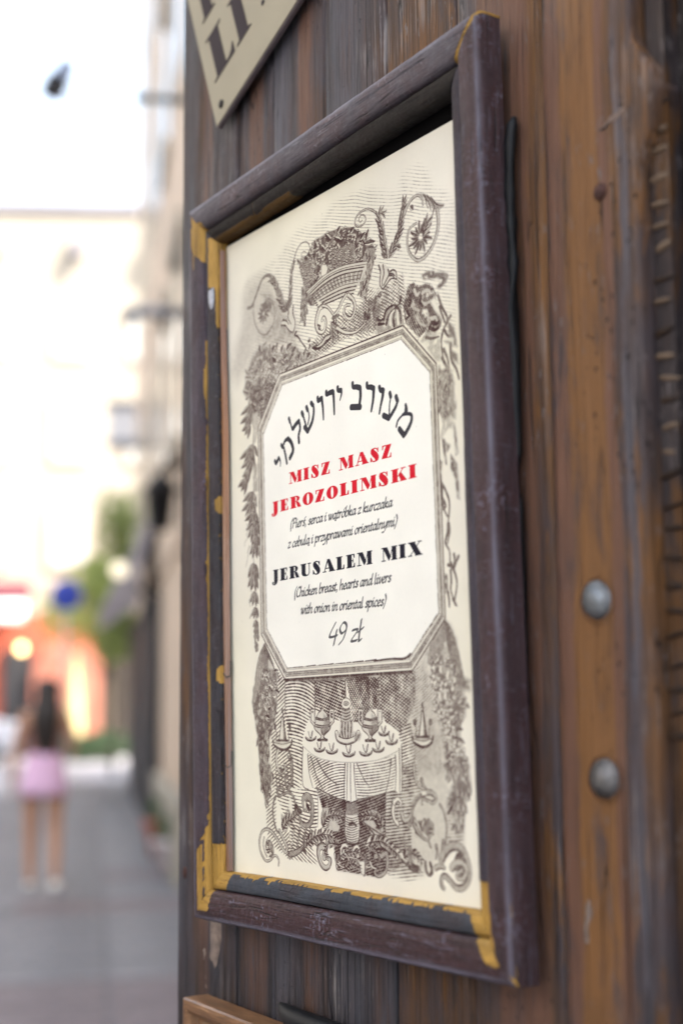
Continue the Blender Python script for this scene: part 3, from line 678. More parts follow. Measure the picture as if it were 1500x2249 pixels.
# notched batten beside the orange board
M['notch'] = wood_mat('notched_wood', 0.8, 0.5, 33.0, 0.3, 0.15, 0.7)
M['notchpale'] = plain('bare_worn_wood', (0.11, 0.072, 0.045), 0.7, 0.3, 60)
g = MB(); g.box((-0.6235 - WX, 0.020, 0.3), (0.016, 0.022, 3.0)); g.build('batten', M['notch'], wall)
base = None
zz0 = 1.972
for i in range(26):
    z = zz0 - i * 0.01605 - rnd.uniform(-.003, .003)
    if base is None:
        g = MB(); n = 10
        v = []
        for (dx, rr_) in ((-.0075, .0035), (-.005, .0058), (0.001, .0062), (.0055, .0052), (.0085, .0022)):
            for k in range(n):
                t = 2 * math.pi * k / n; v.append((dx, -abs(math.cos(t)) * rr_ * .7 if math.cos(t) > 0 else 0.001, math.sin(t) * rr_))
        f = [(a * n + k, a * n + (k + 1) % n, (a + 1) * n + (k + 1) % n, (a + 1) * n + k) for a in range(4) for k in range(n)]
        g.add(v, f, True); base = g.build('worn_notch', M['notch'], wall); o = base
    else:
        o = base.copy(); COL.objects.link(o)
        if i in (1, 2, 3, 4, 5, 6, 8, 10, 11, 13, 14):
            if 'pale_me' not in globals(): pale_me = base.data.copy(); pale_me.materials[0] = M['notchpale']
            o.data = pale_me
        o.parent = wall
    o.location = (-0.6238 - WX + rnd.uniform(-.0015, .0015), 0.0085 + rnd.uniform(0, .002), z - 1.2 + rnd.uniform(-.0015, .0015)); o.rotation_euler = (0, rnd.uniform(-.25, .25), 0)
    o.scale = (rnd.uniform(.8, 1.25), rnd.uniform(.4, .7), rnd.uniform(.22, .5))
# dark set-back post and its boards to the right
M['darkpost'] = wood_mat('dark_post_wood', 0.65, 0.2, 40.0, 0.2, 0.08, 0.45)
x = -0.615
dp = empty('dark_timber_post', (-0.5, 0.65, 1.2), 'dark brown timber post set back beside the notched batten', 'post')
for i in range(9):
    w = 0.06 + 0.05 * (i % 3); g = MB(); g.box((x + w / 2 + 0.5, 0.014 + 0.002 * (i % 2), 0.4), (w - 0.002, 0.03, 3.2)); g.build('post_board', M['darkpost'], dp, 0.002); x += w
# bolts, nail, knot hole: fixed in the wall
M['steel'] = plain('dull_steel', (0.24, 0.26, 0.28), 0.24, 0.3, 260, 0.9, 0.25)
M['rust'] = plain('rusty_nail', (0.06, 0.022, 0.016), 0.7, 0.3, 300, 0.2, 0.3)
M['hole'] = plain('knot_dark', (0.012, 0.008, 0.008), 0.8, 0.3, 90)
yax = (Vector((1, 0, 0)), Vector((0, 0, 1)), Vector((0, -1, 0)))
def dome(r, h, n=8): return [(r * 1.0, 0.0)] + [(r * math.cos(t), h * math.sin(t)) for t in [math.pi / 2 * i / n for i in range(n)]] + [(0.0003, h)]
for (px, pz, tl) in ((-0.6815, 1.6585, .05), (-0.6795, 1.546, -.06)):
    g = MB(); g.lathe(dome(0.0128, 0.0068), (0, 0, 0), yax, 32); M['steel'] = plain('tarnished_steel', (0.24, 0.26, 0.28) if tl > 0 else (0.17, 0.165, 0.165), 0.24 if tl > 0 else .32, 0.45, 170 if tl > 0 else 95, 0.9, 0.4)
    o = g.build('bolt_head', M['steel'], wall); o.location = (px - WX, -0.0018, pz - 1.2); o.rotation_euler = (tl, tl, 0)
    g = MB(); g.lathe([(.0128, -.001), (.0145, -.0004), (.0150, .0009)], (0, 0, 0), yax, 32); w_ = g.build('rust_ring', M['rust'], wall); w_.location = (px - WX + .0003, -0.0015, pz - 1.2005)
g = MB(); g.lathe(dome(0.0058, 0.003), (0, 0, 0), yax, 20); o = g.build('nail_head', M['rust'], wall); o.location = (-0.6668 - WX, -0.0018, 1.926 - 1.2)
g = MB(); g.lathe(dome(0.0052, 0.002), (0, 0, 0), (Vector((.8, 0, 0)), Vector((0, 0, 1.2)), Vector((0, -1, 0))), 20); o = g.build('nail_head', M['rust'], wall); o.location = (-1.2765 - WX, 0.0, 1.4291 - 1.2)
g = MB(); g.lathe(dome(0.008, 0.004), (0, 0, 0), yax, 20); o = g.build('bolt_head', M['steel'], dp); o.location = (-0.597 + .5, -0.001, 1.99 - 1.2)
# pale filler patch left under the frame corner
M['filler'] = plain('filler_patch', (0.22, 0.165, 0.135), 0.85, 0.45, 110, bmp=0.5)
def blob(mb, pts, y, h):
    n = len(pts); c = (sum(p[0] for p in pts) / n, sum(p[1] for p in pts) / n)
    v = [(p[0], y + .0006, p[1]) for p in pts] + [((p[0] * .75 + c[0] * .25), y - h, (p[1] * .75 + c[1] * .25)) for p in pts] + [(c[0], y - h, c[1])]
    mb.add(v, [(i, (i + 1) % n, n + (i + 1) % n, n + i) for i in range(n)] + [(n + i, n + (i + 1) % n, 2 * n) for i in range(n)], True)
g = MB()
def jag(pts, s=0.0015, k=3):
    o = []
    for i, p in enumerate(pts):
        q = pts[(i + 1) % len(pts)]
        for j in range(k):
            t = j / k; o.append((p[0] + (q[0] - p[0]) * t + rnd.uniform(-s, s), p[1] + (q[1] - p[1]) * t + rnd.uniform(-s, s)))
    return o
for pp in ([(-1.225, 1.396), (-1.211, 1.3965), (-1.198, 1.396), (-1.1985, 1.378), (-1.203, 1.362), (-1.207, 1.350), (-1.213, 1.342), (-1.219, 1.349), (-1.228, 1.353), (-1.2245, 1.370)], [(-1.238, 1.362), (-1.232, 1.366), (-1.231, 1.356), (-1.236, 1.351)], [(-1.2335, 1.338), (-1.230, 1.340), (-1.2305, 1.3355)], [(-1.2325, 1.330), (-1.2295, 1.331), (-1.230, 1.327)], [(-1.228, 1.323), (-1.2245, 1.3245), (-1.2255, 1.319)]):
    blob(g, jag([(a - WX, b - 1.2) for a, b in pp], .0012), 0.0006, .0010)
g.build('filler_patch', M['filler'], wall)
g = MB()
for pp in ([(-0.714, 1.468), (-0.708, 1.473), (-0.7065, 1.462), (-0.7105, 1.452), (-0.7115, 1.44), (-0.7155, 1.437), (-0.7155, 1.452)],):
    blob(g, jag([(a - WX + 0.012, b - 1.2) for a, b in pp], .001), -0.0012, .0007)
g.build('filler_patch', M['filler'], wall)
M['graze'] = plain('grazed_wood', (0.15, 0.105, 0.085), 0.8, 0.5, 160)
g = MB(); blob(g, jag([(-0.669 - WX, .765), (-0.655 - WX, .768), (-0.642 - WX, .772), (-0.641 - WX, .777), (-0.655 - WX, .775), (-0.668 - WX, .769)], .0018), -0.0012, .0006); g.build('grazed_patch', M['graze'], wall)

# ------------------------------------------------------------------ menu frame
TH = math.radians(1.6); FC = Vector((-0.965, 0.6, 1.742))
mf = empty('picture_frame', FC, 'big old picture frame of chipped purple brown wood round the cream menu poster', 'picture frame', rot=(0, -TH, 0))
A0, A1, B0, B1 = -0.2420, 0.2170, -0.3372, 0.3365
bead = [(0.0, .0205), (-.0002, .010), (0.0, .0040), (.0005, .0018), (.0014, .0002), (.0026, -.0007), (.006, -.0012), (.011, -.0015), (.016, -.0014), (.021, -.0008), (.0245, .0004), (.0262, .0018), (.0272, .0040), (.0275, .0068)]
lip = [(.0278, .0075), (.0282, .0052), (.0292, .0040), (.031, .0036), (.034, .0039), (.037, .0046), (.040, .0058), (.0425, .0072), (.0432, .0088), (.0434, .019)]
def edge_noise(x, s): return noise.noise(Vector((x * 120, s, 0))) * .6 + noise.noise(Vector((x * 420, s, 7))) * .4
def torn(x, s):          # square-toothed flake edge
    return round((noise.noise(Vector((x * 75, s, 0))) * 1.2 + noise.noise(Vector((x * 260, s, 3))) * .8) * 3) / 3
def sm(e0, e1, x):
    t = min(1, max(0, (x - e0) / (e1 - e0))); return t * t * (3 - 2 * t)
def chip(side, layer, s, o, a, b):
    """s: metres along the bar, o: metres in from the outer edge; side T B L R; returns 0..1"""
    en = edge_noise(s, {'T': 1, 'B': 2, 'L': 3, 'R': 4}[side]); c = 0
    if side == 'B':
        if layer == 'lip':
            lim = .0421 + .0030 * torn(a, 5) 
            c = max(c, sm(-.0006, .0006, o - lim) * (1 if a > -.165 or o > .043 else 0))
            c = max(c, sm(.0015, -.0015, a + .187 - (o - .028) * .5 + .002 * en)); c = max(c, sm(-.001, .001, a - .171 + .003 * en + (o - .03) * .6))
        else:
            c = max(c, sm(.002, -.001, (a + .2155) - (o) * .35 + .003 * en) * sm(.006, .010, o)); c = max(c, .62 * sm(.0262, .0272, o) * (0.4 + en))
            c = max(c, sm(-.001, .001, (a - .179) - (.024 - o) * .9 + .004 * en) * sm(.009, .013, o + .002 * en))
    if side == 'L':
        if layer == 'lip':
            c = max(c, sm(.247, .251, b + .004 * en) * sm(.0315, .033, o + .002 * en) * sm(.302, .296, b + .003 * en)); c = max(c, .9 * sm(.205, .212, b + .003 * en) * sm(.0405, .0418, o) * sm(.30, .295, b)); c = max(c, .43 * sm(.0415, .0426, o + .002 * noise.noise(Vector((b * 30, 7, 7)))))
            c = max(c, sm(-.266, -.271, b + .003 * en)); 
            for (bc, hh) in ((.039, .008), (-.118, .009)): c = max(c, sm(.0085, .0070, math.hypot(b - bc, (o - .0432) * 1.6)))
        else:
            c = max(c, sm(.0262, .0270, o + .0016 * noise.noise(Vector((b * 22, 1, 1))) + .001 * en) * (1 if b < .2 else .2))
            c = max(c, sm(.286, .292, b + .010 * en + (o - .012) * .8) * sm(.005, .007, o + .001 * en)); c = max(c, .8 * sm(.268, .275, b + .006 * en) * sm(.0015, .0008, abs(o - .010)))
            c = max(c, sm(-.258, -.266, b + .012 * en + (.02 - o) * 1.2) * sm(.007, .010, o) * (1 - .8 * sm(.0012, .0004, abs(o - .0205 - .002 * en)))); c = max(c, sm(.0028, .0010, o) * .56 * (b > .2))
    if side == 'R':
        if layer == 'lip': c = max(c, sm(-.270, -.275, b + .003 * en))
        else:
            c = max(c, sm(-.276, -.282, b + .006 * en + (.0275 - o) * 4.2)); c = max(c, sm(-.255, -.262, b + .004 * en) * sm(.0255, .0265, o))
            c = max(c, sm(.305, .312, b + .008 * noise.noise(Vector((o * 900, 0, 0))) + .004 * en) * sm(.30, .36, noise.noise(Vector((o * 420, b * 30, 4)))) * .9)
            c = max(c, .49 * sm(-.24, -.25, b) * sm(.0008, .0003, abs(o - .0012 - (b + .30) * .02)))
            c = max(c, .9 * sm(-.326, -.330, b) * sm(.15, .3, noise.noise(Vector((o * 500, b * 200, 2)))))
            c = max(c, .75 * sm(.0018, .0006, .336 - b - o * 1.0 + .001 * en) )
    if side == 'T':
        if layer == 'lip': c = max(c, sm(.0375, .0400, o + .0025 * noise.noise(Vector((a * 30, 5, 5))) + .001 * en) * sm(-.03, -.07, a) * .62); c = max(c, sm(.0008, .0003, abs(a + .122 + .001 * en)) * .9)
        else: c = max(c, sm(.0045, .002, (.217 - a) - o + .002 * en) ); c = max(c, sm(-.208, -.213, a + .004 * en + (.0275 - o) * .5) * sm(.017, .019, o + .003 * en))
    return c
def bar(side, parent, prof, layer, mats, name, n=420):
    v = []; f = []; at_v = []
    hor = side in 'TB'
    sd = {'T': 11.0, 'B': 27.0, 'L': 43.0, 'R': 61.0}[side]
    for i in range(n + 1):
        t = i / n
        for (o, y) in prof:
            if hor: a = A0 + o + .0004 + (A1 - A0 - 2 * o - .0008) * t; b = (B1 - o) if side == 'T' else (B0 + o)
            else: b = B0 + o + (B1 - B0 - 2 * o) * t; a = (A1 - o) if side == 'R' else (A0 + o)
            s = a if hor else b
            w = noise.noise(Vector((s * 9, sd, o * 40))) * .0007 + noise.noise(Vector((s * 60, sd + 4, o * 150))) * .00022
            c = chip(side, layer, s, o, a, b)
            dep = .0007 * sm(.4, .6, c) + .0009 * max(0, noise.noise(Vector((s * 34, sd + 2, o * 220))) - .42) + (.0010 * max(0, noise.noise(Vector((s * 70, sd + 6, 0))) - .15) if abs(o - .0018) < .0014 else 0)
            wob = noise.noise(Vector((s * 5, sd + 9, 0))) * .0012
            if hor: b += wob
            else: a += wob * .8
            v.append((a, y + w + dep, b)); at_v.append(c)
    m = len(prof); flip = side in 'TL'
    for i in range(n):
        for k in range(m - 1):
            q = (i * m + k, i * m + k + 1, (i + 1) * m + k + 1, (i + 1) * m + k)
            f.append(q if not flip else q[::-1])
    g = MB(); g.add(v, f, True); o = g.build(name, mats, parent)
    at_ = o.data.attributes.new('chip', 'FLOAT', 'POINT'); at_.data.foreach_set('value', at_v)
    ev = [(math.exp(-((q[0] - .0028) / .0016) ** 2) if layer == 'bead' else .6 * math.exp(-((q[0] - .0295) / .0012) ** 2)) for q in prof] * (n + 1)
    at2 = o.data.attributes.new('edge', 'FLOAT', 'POINT'); at2.data.foreach_set('value', ev)
    return o
YEL = (0.42, 0.24, 0.05)
PT = {'T': paint_mat('frame_paint_top', (0.090, 0.076, 0.088), (0.32, 0.30, 0.34), YEL, .40, .6, False),  # lighter than the other bars: sky sheen put into the paint
      'B': paint_mat('frame_paint_bottom', (0.048, 0.024, 0.026), (0.26, 0.25, 0.33), YEL, .36, .85, False, 0.9),
      'L': paint_mat('frame_paint_left', (0.062, 0.046, 0.058), (0.22, 0.21, 0.28), YEL, .40, .6),
      'R': paint_mat('frame_paint_right', (0.056, 0.033, 0.037), (0.22, 0.22, 0.29), YEL, .40, .7)}
PL_ = {'T': paint_mat('lip_shaded_brown', (0.015, 0.011, 0.009), (0.05, 0.042, 0.036), (0.10, 0.05, 0.010), .5, .45, False),  # brown darkened further: shade of the top recess put into the colour
       'B': paint_mat('lip_slate', (0.045, 0.050, 0.062), (0.12, 0.13, 0.15), YEL, .5, .35, False),
       'L': paint_mat('lip_blackish', (0.035, 0.032, 0.038), (0.30, 0.30, 0.34), YEL, .30, .35),
       'R': paint_mat('lip_brown', (0.045, 0.035, 0.045), (0.15, 0.15, 0.2), YEL, .45, .4)}
for sd_ in 'TBLR':
    b_o = bar(sd_, mf, bead, 'bead', PT[sd_], 'frame_bar')
    bar(sd_, b_o, lip, 'lip', PL_[sd_], 'inner_lip')
M['oldwhite'] = plain('old_white_paint', (0.42, 0.43, 0.47), 0.55, 0.3, 240)
g = MB(); blob(g, jag([(-.2095, .249), (-.2015, .249), (-.2005, .240), (-.2020, .231), (-.2050, .2255), (-.2085, .232), (-.2098, .240)], .0006), .0046, .0012); g.build('paint_flake', M['oldwhite'], mf)
# back board, black spacer behind the top, pegs off the wall
g = MB(); g.box((-.0125, .0225, 0), (.44, .004, .655)); g.build('backing_board', M['backdark'], mf)
for (a, b) in ((-.225, .30), (-.225, -.30), (.20, .30), (.20, -.30)):
    g = MB(); g.box((a, .0265, b), (.012, .006, .03)); g.build('spacer', M['backdark'], mf)
# split reed tucked along the left inner edge, tied with wire
M['reed'] = plain('split_reed', (0.36, 0.18, 0.075), 0.45, 0.35, 45, bmp=0.2)
M['reedgrey'] = plain('split_reed_grey', (0.20, 0.17, 0.16), 0.5, 0.3, 45)
n = 150; v = []; mi = []
for i in range(n + 1):
    b = .285 - i / n * .578; w = .0042 * (0.55 + 0.45 * sm(.29, .1, b)) * (1 - .10 * math.exp(-((b - .005) / .004) ** 2))
    cx = -.1975 + .0006 * math.sin(b * 21)
    for k in range(7):
        t = math.pi * k / 6; v.append((cx - w + w * 2 * k / 6, .0150 - math.sin(t) * .0046 + .0003 * noise.noise(Vector((b * 50, k, 0))), b))
g = MB(); g.add(v, [(i * 7 + k, (i + 1) * 7 + k, (i + 1) * 7 + k + 1, i * 7 + k + 1) for i in range(n) for k in range(6)], True); 
mr, t_, b_ = nmat('reed_strip'); co = nd(t_, 'ShaderNodeTexCoord').outputs['Object']; sp = nd(t_, 'ShaderNodeSeparateXYZ'); t_.links.new(co, sp.inputs[0])
gx = noise_(t_, co, 1, 4, .6, 0, (900, 900, 6)); zc = math_(t_, 'MULTIPLY_ADD', sp.outputs[2], 1.4, .5)
col = ramp(t_, zc, [(0.05, (0.15, 0.14, 0.15)), (0.28, (0.24, 0.16, 0.13)), (0.5, (0.38, 0.24, 0.17)), (0.62, (0.42, 0.20, 0.09)), (0.82, (0.20, 0.12, 0.10))])
col = mixc(t_, ramp(t_, gx, [(.42, (0, 0, 0)), (.55, (.8, .8, .8))]), col, (0.20, 0.075, 0.02)); t_.links.new(col, b_.inputs['Base Color']); b_.inputs['Roughness'].default_value = .4
bump(t_, b_, gx, .4, .0006)
g.build('reed_strip', mr, mf)
for b in (-.118, -.199):
    g = MB(); g.tube([(-.2035, .0135, b + .004), (-.199, .0102, b + .001), (-.195, .0115, b - .003), (-.1935, .0145, b - .001), (-.1930, .0150, b + .012)], .0006, 6); g.build('wire_tie', M['cable'], mf)

# ------------------------------------------------------------------ black cables on the wall
M['cableblk'] = plain('black_rubber_cable', (0.006, 0.007, 0.009), 0.5, 0.2, 60, spec=0.25)
g = MB(); pts = [(-0.7490, .6255, 2.006), (-0.7495, .6235, 2.000), (-0.7508, .622, 1.985), (-0.7520, .622, 1.95), (-0.752, .623, 1.93)] + [(-0.7517 + .0006 * math.sin(z * 17), .6225, z) for z in [1.90 - i * .034 for i in range(14)]]
g.tube(pts, [.002, .0042] + [.0045] * 17, 10)
tag(g.build('black_cable', M['cableblk']), 'black cable running down the wall behind the right side of the menu frame', 'cable')
g = MB(); g.tube([(-1.085, .6255, 1.3395), (-1.072, .6225, 1.3365), (-1.055, .621, 1.333), (-1.03, .6205, 1.332), (-.98, .6205, 1.332), (-.9, .6205, 1.326), (-.8, .6205, 1.31)], [.0015, .006, .0095, .0105, .0105, .0105, .0105], 12)
tag(g.build('black_cable', M['cableblk']), 'thick black cable sagging across the boards right of the lower brown frame', 'cable')

# ------------------------------------------------------------------ lower brown frame
M['brownframe'] = wood_mat('oiled_brown_wood', 0.9, 1.0, 51.0, 0.0, 0.06, 0.9)
t_ = M['brownframe'].node_tree
mb_, t_, b_ = nmat('oiled_brown'); co = nd(t_, 'ShaderNodeTexCoord').outputs['Object']
n1 = noise_(t_, co, 1, 5, .6, .3, (14, 120, 120)); n2 = noise_(t_, co, 1, 4, .6, 0, (60, 700, 700))
c_ = ramp(t_, n1, [(.3, (0.14, 0.065, 0.026)), (.55, (0.25, 0.125, 0.055)), (.75, (0.32, 0.18, 0.09))]); c_ = mixc(t_, ramp(t_, n2, [(.4, (.5, .5, .5)), (.55, (0, 0, 0))]), c_, (0.08, 0.035, 0.015))
t_.links.new(c_, b_.inputs['Base Color']); b_.inputs['Roughness'].default_value = .38; bump(t_, b_, n2, .3, .0006)
LX0, LX1, LZ0, LZ1 = -1.2255, -0.80, 0.72, 1.3235
lf = empty('brown_frame', ((LX0 + LX1) / 2, .63, (LZ0 + LZ1) / 2), 'warm brown moulded wooden frame hung below the menu frame', 'picture frame')
lp_ = [(0, .026), (0, .003), (.0012, .0008), (.004, 0), (.009, .0002), (.013, .003), (.015, .008), (.0165, .0095), (.019, .0085), (.022, .0065), (.026, .0075), (.030, .012), (.034, .016), (.036, .024)]
for sd_ in 'TBLR':
    v = []; m = len(lp_); n = 12
    for i in range(n + 1):
        t = i / n
        for (o, y) in lp_:
            if sd_ in 'TB': x = LX0 + o + (LX1 - LX0 - 2 * o) * t; z = LZ1 - o if sd_ == 'T' else LZ0 + o
            else: z = LZ0 + o + (LZ1 - LZ0 - 2 * o) * t; x = LX1 - o if sd_ == 'R' else LX0 + o
            v.append((x - lf.location.x, .602 + y - .63, z - lf.location.z))
    f = [(i * m + k, i * m + k + 1, (i + 1) * m + k + 1, (i + 1) * m + k) for i in range(n) for k in range(m - 1)]
    if sd_ in 'TL': f = [q[::-1] for q in f]
    g = MB(); g.add(v, f, False); g.build('frame_bar', mb_, lf)
M['sheet'] = plain('plain_cream_sheet', (0.62, 0.58, 0.48), 0.7, 0.05, 20)
g = MB(); g.box((0, -.005, 0), (LX1 - LX0 - .06, .002, LZ1 - LZ0 - .06)); g.build('sheet', M['sheet'], lf)

# ------------------------------------------------------------------ tilted name plaque
M['plaque'] = plain('gold_beige_lacquer', (0.265, 0.232, 0.155), 0.40, 0.05, 12, 0.1)
M['plaqueink'] = plain('plaque_lettering', (0.022, 0.013, 0.018), 0.6, 0.1, 30, spec=0.2)
M['plaqueedge'] = plain('plaque_edge', (0.16, 0.13, 0.13), 0.5, 0.2, 60)
PT0 = math.radians(22.3)
pq = empty('name_plaque', (-1.1925, 0.618, 2.152), 'tilted gold beige plaque with large dark serif letters above the menu frame', 'sign', rot=(0, -PT0, 0))
g = MB(); W_, H_ = .36, .36
g.box((W_ / 2, .0032, H_ / 2), (W_, .006, H_)); g.build('board', M['plaqueedge'], pq, .0015)
g = MB(); g.box((W_ / 2, -.0002, H_ / 2), (W_ - .003, .0008, H_ - .003)); g.build('face', M['plaque'], pq)
def letter(polys, name='letter'):
    g = MB()
    for q, pl in enumerate(polys):
        n = len(pl); y0, y1 = -.00065, -.0010 - q * .00003
        g.add([(a / 1000, y1, b / 1000) for a, b in pl] + [(a / 1000, y0, b / 1000) for a, b in pl], [tuple(range(n)), tuple(range(n, 2 * n))[::-1]] + [(i, i + n, (i + 1) % n + n, (i + 1) % n) for i in range(n)])
    return g.build(name, M['plaqueink'], pq)
yb = 46.0
letter([[(15.5, 98.8), (15.5, 100.5), (49, 100.5), (49, 98.8), (42.5, 97.2), (42.5, 49.2), (50, 49.8), (55, 52.5), (59, 58.5), (61, 58.5), (60.5, yb - .8), (15.5, yb - .8), (15.5, yb + .8), (22.5, yb + 2.4), (22.5, 97.2)]])
letter([[(65.8, 98.8), (65.8, 100.5), (95.5, 100.5), (95.5, 98.8), (90, 97.2), (90, yb + 2.6), (95.8, yb + 1), (95.8, yb - .8), (65.8, yb - .8), (65.8, yb + 1), (71.5, yb + 2.6), (71.5, 97.2)]])
letter([[(118.5, 50.5), (124, 50.5), (124, 46), (118.5, 46)]])
letter([[(18, 123), (47, 123), (47, 124.6), (41, 126.5), (41, 176), (23.5, 176), (23.5, 126.5), (18, 124.6)]])
g = MB(); g.lathe(dome(.0045, .0018), (.018, -.0006, .016), (Vector((1, 0, 0)), Vector((0, 0, 1)), Vector((0, -1, 0))), 20); g.build('screw', M['hole'], pq)
for q_ in (.03, .3):
    g = MB(); g.box((q_, .009, q_), (.02, .006, .02)); g.build('spacer', M['backdark'], pq)
# ------------------------------------------------------------------ the printed sheet: ink laid down stroke by stroke (values in 1/3 mm on the sheet)
TW, TH_ = 1149, 1791
INK = np.zeros((TH_, TW), np.float32)      # sepia engraving ink
BLK = np.zeros((TH_, TW), np.float32)      # black lettering
RED = np.zeros((TH_, TW), np.float32)      # red lettering
ar = random.Random(11)
nr = np.random.RandomState(5)
def vnoise(h, w, cell, seed=0):
    r = np.random.RandomState(seed); gh, gw = int(h / cell) + 3, int(w / cell) + 3
    g = r.rand(gh, gw).astype(np.float32)
    y = np.arange(h) / cell; x = np.arange(w) / cell; y0 = y.astype(int); x0 = x.astype(int)
    fy = (y - y0)[:, None]; fx = (x - x0)[None, :]; fy = fy * fy * (3 - 2 * fy); fx = fx * fx * (3 - 2 * fx)
    a = g[y0][:, x0]; b = g[y0][:, x0 + 1]; c = g[y0 + 1][:, x0]; d = g[y0 + 1][:, x0 + 1]
    return (a * (1 - fx) + b * fx) * (1 - fy) + (c * (1 - fx) + d * fx) * fy
NZ = vnoise(TH_, TW, 70, 1) - .5; NZ2 = vnoise(TH_, TW, 9, 2) - .5; NZ3 = vnoise(TH_, TW, 22, 3) - .5; NZ1 = vnoise(TH_, TW, 4, 9) - .5
def PS(s):
    v = [float(q) for q in s.replace(' ', ',').split(',')]; return [(v[i], v[i + 1]) for i in range(0, len(v), 2)]
def smo(p, k=6, close=False):
    n = len(p)
    if n < 3: return list(p)
    o = []
    for i in range(n if close else n - 1):
        g = (lambda j: p[j % n]) if close else (lambda j: p[min(max(j, 0), n - 1)])
        a, b, c, d = g(i - 1), g(i), g(i + 1), g(i + 2)
        for j in range(k):
            t = j / k
            o.append(tuple(.5 * (2 * b[q] + (c[q] - a[q]) * t + (2 * a[q] - 5 * b[q] + 4 * c[q] - d[q]) * t * t + (3 * b[q] - a[q] - 3 * c[q] + d[q]) * t ** 3) for q in (0, 1)))
    if not close: o.append(p[-1])
    return o
def comp(A, x0, y0, cov, val):
    h, w = cov.shape; s = A[y0:y0 + h, x0:x0 + w]; s += (val - s) * cov
def line(p, r0, r1=None, val=.85, A=None, sm_=True, mid=None):
    A = INK if A is None else A
    if sm_: p = smo(p)
    r1 = r0 if r1 is None else r1; n = len(p); R = []
    for i in range(n):
        t = i / max(1, n - 1); r = r0 + (r1 - r0) * t
        if mid is not None: r = r + (mid - r) * math.sin(math.pi * t)
        R.append(r)
    mr = max(R) + 1.5
    xs = [q[0] for q in p]; ys = [q[1] for q in p]
    X0 = max(0, int(min(xs) - mr)); X1 = min(TW, int(max(xs) + mr) + 2); Y0 = max(0, int(min(ys) - mr)); Y1 = min(TH_, int(max(ys) + mr) + 2)
    if X1 <= X0 or Y1 <= Y0: return
    cov = np.zeros((Y1 - Y0, X1 - X0), np.float32)
    for i in range(n - 1):
        (ax, ay), (bx, by) = p[i], p[i + 1]; m = max(R[i], R[i + 1]) + 1.5
        x0 = max(X0, int(min(ax, bx) - m)); x1 = min(X1, int(max(ax, bx) + m) + 2); y0 = max(Y0, int(min(ay, by) - m)); y1 = min(Y1, int(max(ay, by) + m) + 2)
        if x1 <= x0 or y1 <= y0: continue
        yy, xx = np.ogrid[y0:y1, x0:x1]; dx, dy = bx - ax, by - ay; L = dx * dx + dy * dy + 1e-9
        t = np.clip(((xx - ax) * dx + (yy - ay) * dy) / L, 0, 1)
        d = np.hypot(xx - ax - t * dx, yy - ay - t * dy); c = np.clip(R[i] + (R[i + 1] - R[i]) * t - d + .5, 0, 1)
        s = cov[y0 - Y0:y1 - Y0, x0 - X0:x1 - X0]; np.maximum(s, c, out=s)
    comp(A, X0, Y0, cov, val)
def pmask(p, soft=.5, pad=None):
    pad = pad or int(soft * 2 + 3)
    xs = [q[0] for q in p]; ys = [q[1] for q in p]
    X0 = max(0, int(min(xs)) - pad); X1 = min(TW, int(max(xs)) + pad + 1); Y0 = max(0, int(min(ys)) - pad); Y1 = min(TH_, int(max(ys)) + pad + 1)
    if X1 <= X0 or Y1 <= Y0: return None
    yy, xx = np.mgrid[Y0:Y1, X0:X1].astype(np.float32); ins = np.zeros(yy.shape, bool); dm = np.full(yy.shape, 1e9, np.float32)
    n = len(p)
    for i in range(n):
        (ax, ay), (bx, by) = p[i], p[(i + 1) % n]
        if ay != by:
            c = ((ay > yy) != (by > yy)) & (xx < (bx - ax) * (yy - ay) / (by - ay) + ax); ins ^= c
        dx, dy = bx - ax, by - ay; L = dx * dx + dy * dy + 1e-9
        t = np.clip(((xx - ax) * dx + (yy - ay) * dy) / L, 0, 1); np.minimum(dm, (xx - ax - t * dx) ** 2 + (yy - ay - t * dy) ** 2, out=dm)
    d = np.sqrt(dm); d[ins] *= -1
    return X0, Y0, np.clip(.5 - d / (2 * soft), 0, 1)
def fil(p, val=.85, soft=.5, A=None, amt=1.0, sm_=False, tex=0):
    if sm_: p = smo(p, 5, True)
    m = pmask(p, soft)
    if m is None: return
    X0, Y0, c = m
    if tex: c = c * np.clip(1 + tex * 2 * NZ2[Y0:Y0 + c.shape[0], X0:X0 + c.shape[1]] + tex * NZ3[Y0:Y0 + c.shape[0], X0:X0 + c.shape[1]], 0, 1.4).clip(0, 1)
    comp(INK if A is None else A, X0, Y0, c * amt, val)
def hatch(p, d, sp, dens=.35, val=.8, soft=6, wob=5, bend=0, sm_=False, fadev=0):
    """engraved parallel lines inside p; d = two points giving their direction"""
    if sm_: p = smo(p, 5, True)
    m = pmask(p, soft)
    if m is None: return
    X0, Y0, c = m; h, w = c.shape
    yy, xx = np.mgrid[Y0:Y0 + h, X0:X0 + w].astype(np.float32)
    ang = math.atan2(d[1][1] - d[0][1], d[1][0] - d[0][0]); nx, ny = -math.sin(ang), math.cos(ang); tx, ty = ny, -nx
    cx, cy = X0 + w / 2, Y0 + h / 2
    u = (xx - cx) * tx + (yy - cy) * ty
    ph = (xx - cx) * nx + (yy - cy) * ny + NZ[Y0:Y0 + h, X0:X0 + w] * wob * 2 + bend * (u / (w / 2)) ** 2
    s = .5 + .5 * np.cos(ph * 2 * math.pi / sp)
    th = 1 - dens * (1 + 1.1 * NZ3[Y0:Y0 + h, X0:X0 + w] + .8 * NZ2[Y0:Y0 + h, X0:X0 + w]) * np.clip(c * 1.3, 0, 1)
    cov = np.clip((s - th) * sp * .55 + .25, 0, 1) * (c > .02) * np.clip(c * 2, 0, 1)
    comp(INK, X0, Y0, cov, np.maximum(val, INK[Y0:Y0 + h, X0:X0 + w]))
